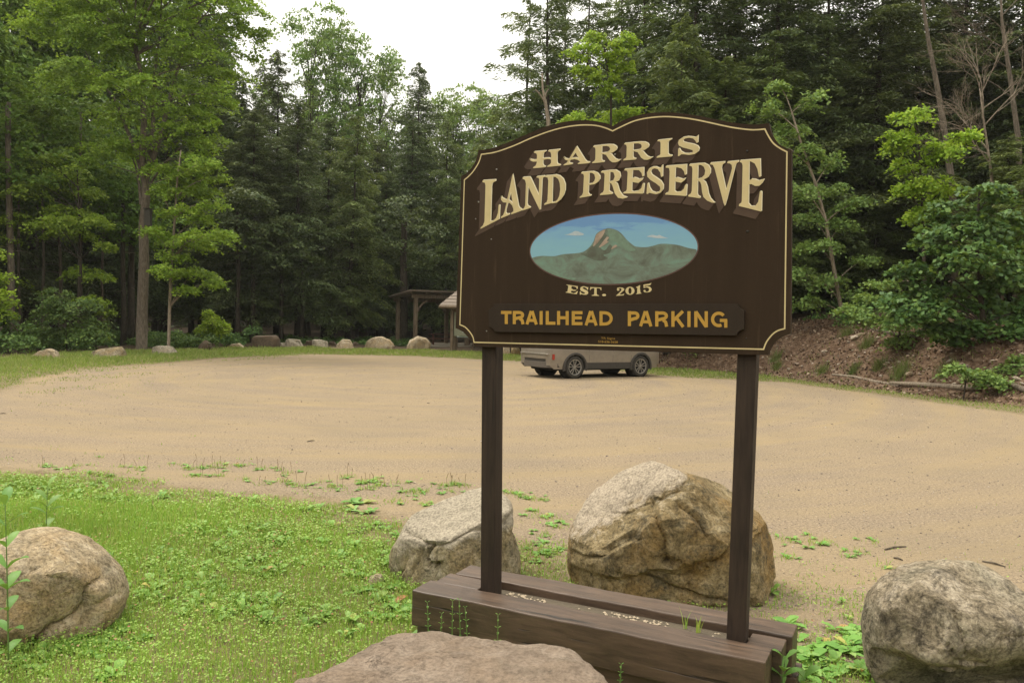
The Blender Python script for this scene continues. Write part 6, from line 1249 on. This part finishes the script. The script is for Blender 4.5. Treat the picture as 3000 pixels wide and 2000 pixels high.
# dry straw and needles round the plants on the bare side
X, Y, g_, nz = near_cover(16000); n_ = len(X); keep = rng.uniform(0, 1, n_) < np.where(X > 0.7, 1.0, 0.22); X, Y = X[keep], Y[keep]; n_ = len(X)
v, f = leaf_quads(np.stack([X+rng.normal(size=n_)*.08, Y+rng.normal(size=n_)*.08, rng.uniform(.003, .02, n_)], 1), rng.normal(size=(n_, 3))*[1, 1, .08], np.array([0, 0, 1.0])+rng.normal(size=(n_, 3))*.2, rng.uniform(.02, .07, n_), rng.uniform(.002, .004, n_))
tag(link('dry_straw', mesh_np('dry_straw', v, f, M['straw'])), 'brown dead grass and needles among the sparse plants', 'dry grass', kind='stuff')
# plantain tufts standing out on the gravel edge
TUF = [(130, 1365, 6), (215, 1368, 5), (270, 1363, 4), (290, 1342, 2), (355, 1368, 5), (410, 1375, 6), (520, 1360, 3), (560, 1374, 10), (600, 1370, 9), (618, 1368, 5), (650, 1368, 5), (700, 1366, 5), (640, 1395, 5), (575, 1395, 9), (645, 1358, 4), (700, 1365, 4),
       (770, 1374, 7), (815, 1375, 5), (840, 1386, 6), (720, 1405, 4), (770, 1420, 5), (830, 1412, 7), (860, 1422, 8), (885, 1425, 6), (940, 1412, 4), (985, 1425, 7), (970, 1430, 6), (1020, 1396, 8), (1060, 1415, 12), (1090, 1410, 10), (1110, 1422, 10), (1085, 1432, 8), (1170, 1416, 5), (1195, 1440, 8), (1230, 1440, 9), (1215, 1448, 6), (1300, 1424, 8), (1330, 1418, 10), (1350, 1425, 8), (1320, 1440, 6), (1500, 1446, 8), (1530, 1456, 8), (1560, 1462, 6), (1590, 1465, 7), (1490, 1440, 4), (1380, 1460, 6), (1160, 1470, 8), (1250, 1478, 7),
       (1580, 1515, 6), (1625, 1520, 6), (1560, 1500, 4), (1640, 1545, 6), (1600, 1570, 8), (1610, 1620, 9), (1560, 1600, 8), (1645, 1600, 6), (1545, 1640, 7), (2290, 1580, 3), (2330, 1586, 5), (2380, 1590, 5), (2420, 1592, 6), (2300, 1632, 6), (2510, 1618, 5), (2550, 1590, 3), (2480, 1630, 3), (2370, 1565, 2), (2590, 1660, 4)]
tx, ty, th_ = [], [], []; rx, ry, rl = [], [], []
for a, b_, c in TUF:
    p = G(a, b_)
    for _ in range(c*5): tx.append(p[0]+rng.normal()*.05); ty.append(p[1]+rng.normal()*.05); th_.append(rng.uniform(.02, .055))
    for _ in range(1+c//3): rx.append(p[0]+rng.normal()*.07); ry.append(p[1]+rng.normal()*.09); rl.append(rng.uniform(.035, .075))
for a, b_ in ((2290, 1845), (2320, 1900), (2380, 1880), (2450, 1905), (2515, 1890), (2350, 1960), (2440, 1965), (2530, 1955), (2480, 1850), (2400, 1930), (1160, 1720), (1185, 1770), (1210, 1800), (1150, 1800), (350, 1840), (380, 1880), (300, 1895), (250, 1900), (180, 1905), (1100, 1745), (1040, 1480), (1060, 1495)):
    for _ in range(3):
        p = G(a+rng.normal()*22, b_+rng.normal()*14); rx.append(p[0]); ry.append(p[1]); rl.append(rng.uniform(.08, .14))
tx, ty, th_ = map(np.array, (tx, ty, th_)); tag(link('grass', blades(tx, ty, th_, np.full(len(tx), .006), 0.9)), 'scattered grass tufts rooted in the gravel edge', 'grass', kind='stuff')
v, f = rosette_leaves(rx, ry, rl, (4, 8), 0.35); tag(link('weeds', mesh_np('weeds', v, f, M['weed'], True)), 'small plantain rosettes rooted in the gravel edge', 'weeds', kind='stuff')
sp_ = MB()
for a, b_, c in [t_ for t_ in TUF if t_[2] >= 5 and t_[1] < 1435]:
    for _ in range(2):
        p = G(a+rng.normal()*12, b_+rng.normal()*3); hh = rng.uniform(.07, .17); sp_.tube([(p[0], p[1], 0), (p[0]+rng.normal()*.006, p[1], hh*.6), (p[0]+rng.normal()*.01, p[1], hh)], [.0016, .0018, .003], 4)
o = sp_.build('seed_stalks', flat_mat('seed_stalk', (0.14, 0.09, 0.045), 0.9), None); tag(o, 'thin brown plantain seed stalks along the gravel edge', 'seed stalks', kind='stuff')

# far verge: grass round the back of the lot and up its sides
n_ = 420000; X = rng.uniform(-34, 16, n_); Y = rng.uniform(13, 48, n_); sd_ = lot_sd(X, Y); ts = toe_sd(X, Y); nz = waves(X*1.5, Y*1.5, 1, 6)*0.35
wid = np.where(X < -9, 6.0, np.where(X < 4, 6.0, 2.6))
g_ = sst((-sd_+0.15+nz*.8)/0.5)*(1-sst((-sd_-wid)/2.2))*np.where(ts > 0.1, np.clip(0.10-ts*0.02+(nz > .25)*0.22, 0, 1), 1.0)
patch = np.exp(-np.maximum(sd_, 0)/1.6)*sst((-X-6)/6)*(nz > 0.12)*0.55
g_ = np.maximum(g_, np.where(sd_ > 0, patch, 0)); g_ *= np.clip(25/Y, 0.5, 1.3)
ok = rng.uniform(0, 1, n_) < g_; X, Y, sd_ = X[ok], Y[ok], sd_[ok]; n_ = len(X)
h = rng.uniform(.03, .085, n_)*(0.5+np.clip(-sd_*0.5, 0, 1.1))*np.where(X < -10, 1.25, 0.9); w = rng.uniform(.012, .03, n_)*np.clip(Y/28, .6, 1.4)
M['verge'] = grass_mat('verge_grass', [(0.0, (0.15, 0.225, 0.04)), (0.5, (0.22, 0.30, 0.06)), (0.85, (0.30, 0.35, 0.10)), (1.0, (0.40, 0.36, 0.17))])
tag(link('grass', blades(X, Y, h, w, 0.6, 'grass', M['verge'])), 'green verge of grass around the far edge of the lot', 'grass', kind='stuff')
print('verge blades', n_)
# leaf litter on the bank and in the wood edge
n_ = 60000; X = rng.uniform(3, 18, n_); Y = rng.uniform(12, 38, n_); ts = toe_sd(X, Y); ok = (ts > 0) & (ts < 6) & (rng.uniform(0, 1, n_) < 0.8); X, Y = X[ok], Y[ok]; n_ = len(X)
v, f = leaf_quads(np.stack([X, Y, height(X, Y)+rng.uniform(.005, .04, n_)], 1), rng.normal(size=(n_, 3)), np.array([-.3, -.3, 1.0])+rng.normal(size=(n_, 3))*.45, rng.uniform(.05, .14, n_), rng.uniform(.035, .09, n_))
lm_ = leaf_mat('dead_leaves', [(0.0, (0.05, 0.026, 0.015)), (0.5, (0.12, 0.072, 0.042)), (0.88, (0.21, 0.135, 0.085)), (1.0, (0.40, 0.32, 0.23))], 0.05)
tag(link('leaf_litter', mesh_np('leaf_litter', v, f, lm_)), 'reddish brown dead leaves covering the bank', 'leaf litter', kind='stuff')
# low growth along the shaded wood edge
parts = []
for _ in range(230):
    a = rng.uniform(-40, 1230); Yq = rng.uniform(52, 60) if a > 560 else (rng.uniform(42, 50) if a > 240 else rng.uniform(37, 44)); Xq = AT(a, 950, Yq)[0]
    if lot_sd([Xq], [Yq])[0] > -2.6: continue
    s_ = rng.uniform(.3, .8)*(1.2 if a < 500 else 0.7); parts.append(clump_leaves((Xq, Yq, zat(Xq, Yq)+s_*0.35), s_*1.3, s_*0.5, 0.8, .10))
tag(link('undergrowth', join_leaves(parts, 'undergrowth', M['dark_leaf'])), 'low dark leafy undergrowth along the edge of the wood', 'undergrowth', kind='stuff')
parts = []
for _ in range(120):
    Yq = rng.uniform(18, 38); Xq = rng.uniform(5, 20); t_ = toe_sd([Xq], [Yq])[0]
    if not 3.0 < t_ < 9: continue
    s_ = rng.uniform(.25, .6); parts.append(clump_leaves((Xq, Yq, zat(Xq, Yq)+s_*0.4), s_*1.3, s_*0.5, 0.7, .10))
tag(link('undergrowth', join_leaves(parts, 'undergrowth', M['dark_leaf'])), 'low dark plants along the top of the bank', 'undergrowth', kind='stuff')
# weeds on the bank face
M['tuft'] = grass_mat('bank_grass', [(0.0, (0.09, 0.13, 0.035)), (0.7, (0.15, 0.20, 0.055)), (1.0, (0.26, 0.24, 0.11))], 0.25)
for (a, b_, hw_, lab) in ((2270, 1060, .28, 'tall thin green weed on the bank just right of the sign'), (2635, 1105, .36, 'leafy grey-green weed behind the thin fallen log'), (2575, 1080, .25, 'bushy green tuft halfway up the bank'), (2480, 985, .3, 'grass tuft at the foot of the leaning maple'), (2410, 1090, .22, 'small round tuft near the left end of the thin fallen log'), (2275, 1080, .2, 'round green tuft low on the bank near the sign'), (2500, 1090, .2, 'yellow-green tuft above the middle of the thin fallen log'), (2770, 1100, .3, 'grassy tuft above the thicker fallen log'), (2540, 1015, .3, 'dark green tuft high on the bank')):
    P = hitbank(a, b_); n_ = 260; a_ = rng.normal(size=(2, n_))*hw_*0.4
    me = blades(P[0]+a_[0], P[1]+a_[1], rng.uniform(.3, 1.2, n_)*hw_*1.2, np.full(n_, .010), 0.8, 'bank_tuft', M['tuft'])
    me.transform(Matrix.Translation((-P[0], -P[1], -P[2]))); o = link('bank_tuft', me, None, tuple(P)); tag(o, lab, 'weed tuft')

# ------------------------------------------------------------------ loose stones of the gravel, sticks
n_ = 80000; Y = 4.2+26*rng.uniform(0, 1, n_)**2.1; X = Y*rng.uniform(-0.72, 0.72, n_); sd_ = lot_sd(X, Y); nz = waves(X*1.2, Y*2.2, 2, 6)
ok = ((sd_ > 0) & (rng.uniform(0, 1, n_) < np.clip(.45+nz*.5, .08, 1))) | ((sd_ > -1.6) & (X > .3) & (rng.uniform(0, 1, n_) < .5)); X, Y = X[ok], Y[ok]; n_ = len(X); r_ = np.exp(rng.normal(size=n_)*.45)*0.0036*(0.75+Y*.045)
oct_ = np.array([[1, 0, 0], [0, 1, 0], [-1, 0, 0], [0, -1, 0], [0, 0, 1], [0, 0, -1]]); q = oct_[None]*rng.uniform(.6, 1.3, (n_, 6, 3)); q[..., 2] *= .6; a = rng.uniform(0, 6.28, n_)
qx = q[..., 0]*np.cos(a)[:, None]-q[..., 1]*np.sin(a)[:, None]; qy = q[..., 0]*np.sin(a)[:, None]+q[..., 1]*np.cos(a)[:, None]
V_ = np.stack([qx, qy, q[..., 2]], -1)*r_[:, None, None]+np.stack([X, Y, np.zeros(n_)+r_*.25], 1)[:, None]
tf = np.array([[0, 1, 4], [1, 2, 4], [2, 3, 4], [3, 0, 4], [1, 0, 5], [2, 1, 5], [3, 2, 5], [0, 3, 5]]); F_ = (np.arange(n_)[:, None, None]*6+tf[None]).reshape(-1, 3)
pm = leaf_mat('gravel_stones', [(0.0, (0.13, 0.11, 0.105)), (0.35, (0.24, 0.195, 0.155)), (0.75, (0.34, 0.28, 0.21)), (1.0, (0.55, 0.49, 0.42))], 0.0, 0.1, 0.9)
tag(link('gravel', mesh_np('gravel', V_.reshape(-1, 3), F_, pm)), 'loose small stones scattered over the sandy lot', 'gravel', kind='stuff')
for k, (p, q_, lab) in enumerate((((2592, 1611), (2655, 1602), 'thin pale twig on the gravel above the lichen boulder'), ((2618, 1635), (2645, 1642), 'short dark bark scrap above the lichen boulder'), ((2878, 1645), (2945, 1661), 'dark forked stick just behind the lichen boulder'), ((900, 1294), (922, 1291), 'small dark stick lying alone in the middle of the lot'), ((0, 1212), (18, 1212), 'small stick at the left edge of the lot'))):
    A = G(*p); B = G(*q_); mb = MB(); mb.tube([(0, 0, .006), tuple((B-A)*.5+[0, .01, .012]), tuple((B-A)+[0, 0, .006])], [.006, .008, .004], 6); tag(mb.build('stick', M['bark'], None, smooth=True, loc=(A[0], A[1], 0)), lab, 'stick')

# pebbles in the slot between the timbers
def slot_pebbles(us):
    o_all = MB()
    for u in us:
        r_ = rng.uniform(.006, .011); w_ = rng.uniform(.045, .115); c = (u, w_, .263)
        o_all.add([(c[0]+r_*a*rng.uniform(.7, 1.3), c[1]+r_*b_*rng.uniform(.7, 1.3), c[2]+r_*.7*z_) for a, b_, z_ in oct_], [tuple(t_) for t_ in tf])
    return o_all
us = list(rng.uniform(.12, .36, 34))+list(rng.uniform(.70, 1.05, 52))+list(rng.uniform(.1, 1.3, 14))
o = slot_pebbles(us).build('pebbles', flat_mat('white_pebble', (0.42, 0.34, 0.24), 0.8, scale=50), None, loc=tuple(O_S0), rot=(0, 0, -YAW)); tag(o, 'small pale pebbles in the slot between the sign timbers', 'pebbles', kind='stuff')
def tuft(name, u, w_, z_, hgt, n_, lab, parent_plane=True):
    P = SP(u, z_, w_); mb = MB()
    for _ in range(n_):
        a = rng.uniform(0, 6.28); l_ = hgt*rng.uniform(.6, 1.1); e_ = .35*l_; b0 = Vector((rng.normal()*.006, rng.normal()*.006, 0)); d = Vector((math.cos(a), math.sin(a), 0)); s_ = Vector((-math.sin(a), math.cos(a), 0))*.0022
        mb.add([b0-s_, b0+s_, b0+d*e_*.4+Vector((0, 0, l_*.6))+s_, b0+d*e_*.4+Vector((0, 0, l_*.6))-s_, b0+d*e_+Vector((0, 0, l_))], [(0, 1, 2, 3), (3, 2, 4)])
    tag(mb.build(name, M['grass'], None, loc=P), lab, 'grass tuft')
tuft('grass_tuft', 1.20, .08, .255, .09, 9, 'small green grass tuft growing in the slot by the right post'); tuft('grass_tuft', 1.13, .10, .255, .11, 5, 'thin dry stalks in the slot left of the small green tuft')

# broad-leaved stems: milkweed and a climber at the timber end
M['stemleaf'] = grass_mat('stem_leaves', [(0.0, (0.12, 0.26, 0.05)), (1.0, (0.21, 0.36, 0.08))], 0.3)
def leafy_stem(name, base, hgt, pairs, L, label, lean=(0, 0), mt='clover', wr=.24, droop=.2, start=.15, cat='plant'):
    root = empty(name, tuple(base)); tag(root, label, cat); mb = MB(); n_ = 8
    pts = [(lean[0]*(i/n_)**1.5, lean[1]*(i/n_)**1.5, hgt*i/n_) for i in range(n_+1)]; mb.tube(pts, [.0045*(1-.6*i/n_) for i in range(n_+1)], 6); mb.build('stem', flat_mat('green_stem', (0.12, 0.19, 0.05), 0.6), root, smooth=True)
    lf = MB()
    for k in range(pairs):
        t = start+(1-start)*k/(pairs-1) if pairs > 1 else 1; c = Vector(pts[min(n_, int(t*n_))]); a0 = k*1.57+rng.normal()*.2; ll = L*(1-.45*abs(t-.5)*1.2)*rng.uniform(.85, 1.1)
        for a in (a0, a0+math.pi):
            d = Vector((math.cos(a), math.sin(a), 0)); s_ = Vector((-math.sin(a), math.cos(a), 0)); w_ = ll*wr; V_ = []; up = .55+.5*t
            for q, ww in ((0, .08), (.2, .6), (.45, 1), (.7, .85), (.9, .4), (1, .04)):
                p = c+d*ll*q*.9+Vector((0, 0, ll*(up*q-droop*2.2*q*q))); V_ += [p-s_*w_*ww+Vector((0, 0, w_*ww*.3)), p, p+s_*w_*ww+Vector((0, 0, w_*ww*.3))]
            lf.add(V_, [(i*3+j, i*3+j+1, i*3+4+j, i*3+3+j) for i in range(5) for j in range(2)])
    lf.build('leaves', M['stemleaf'], root, smooth=True); return root
p = G(135, 1585); leafy_stem('milkweed', (p[0], p[1], 0), .43, 6, .16, 'upright milkweed with paired oval leaves behind the tan boulder', (.01, 0), wr=.2, start=.2)
p = AT(26, 1700, 3.9); leafy_stem('milkweed', (p[0], 3.9, 0), .84, 10, .15, 'leafy milkweed stem in front of the rounded tan boulder', (-.02, 0), wr=.2, start=.12)
P = SP(1.615, .02, -.02); leafy_stem('broadleaf_weed', P, .24, 5, .11, 'broad-leaved weed climbing out of the right end of the timbers', (.01, -.02), wr=.32, start=.3)
P = SP(1.69, 0, .2); leafy_stem('broadleaf_weed', (P[0], P[1], 0), .09, 3, .13, 'low broad-leaved weed beside the right end of the timbers', wr=.34, start=.3)
for a, b_, hh in ((1256, 1815, .20), (1290, 1828, .15), (1325, 1820, .22), (1350, 1830, .25), (1372, 1832, .2), (1458, 1838, .16), (1816, 1975, .13)):
    d = ray(a, b_+30); n_s = WV; t = ((O_S0+WV*-.26-C0)@n_s)/(d@n_s); p = C0+d*t
    leafy_stem('bedstraw', (p[0], p[1], 0), max(.12, p[2]+hh*.75), 9, .022, 'thin wispy weed stem standing against the front timber of the sign', (rng.normal()*.01, 0), wr=.3, cat='weed')['group'] = 'wispy stems against the front timber'

# ------------------------------------------------------------------ thin summer haze in the air of the clearing
hb = MB(); hb.box((0, 0, 32), (960, 960, 33.5)); hm = bpy.data.materials.new('humid_air'); hm.use_nodes = True; hn, hl = hm.node_tree.nodes, hm.node_tree.links
hn.remove(hn['Principled BSDF']); pv = hn.new('ShaderNodeVolumePrincipled'); pv.inputs['Color'].default_value = (0.93, 0.95, 0.88, 1); pv.inputs['Density'].default_value = 0.0003; pv.inputs['Anisotropy'].default_value = 0.3
hl.new(pv.outputs[0], hn['Material Output'].inputs['Volume']); tag(hb.build('haze', hm), 'thin pale humid haze in the air over the lot', 'haze', kind='stuff')
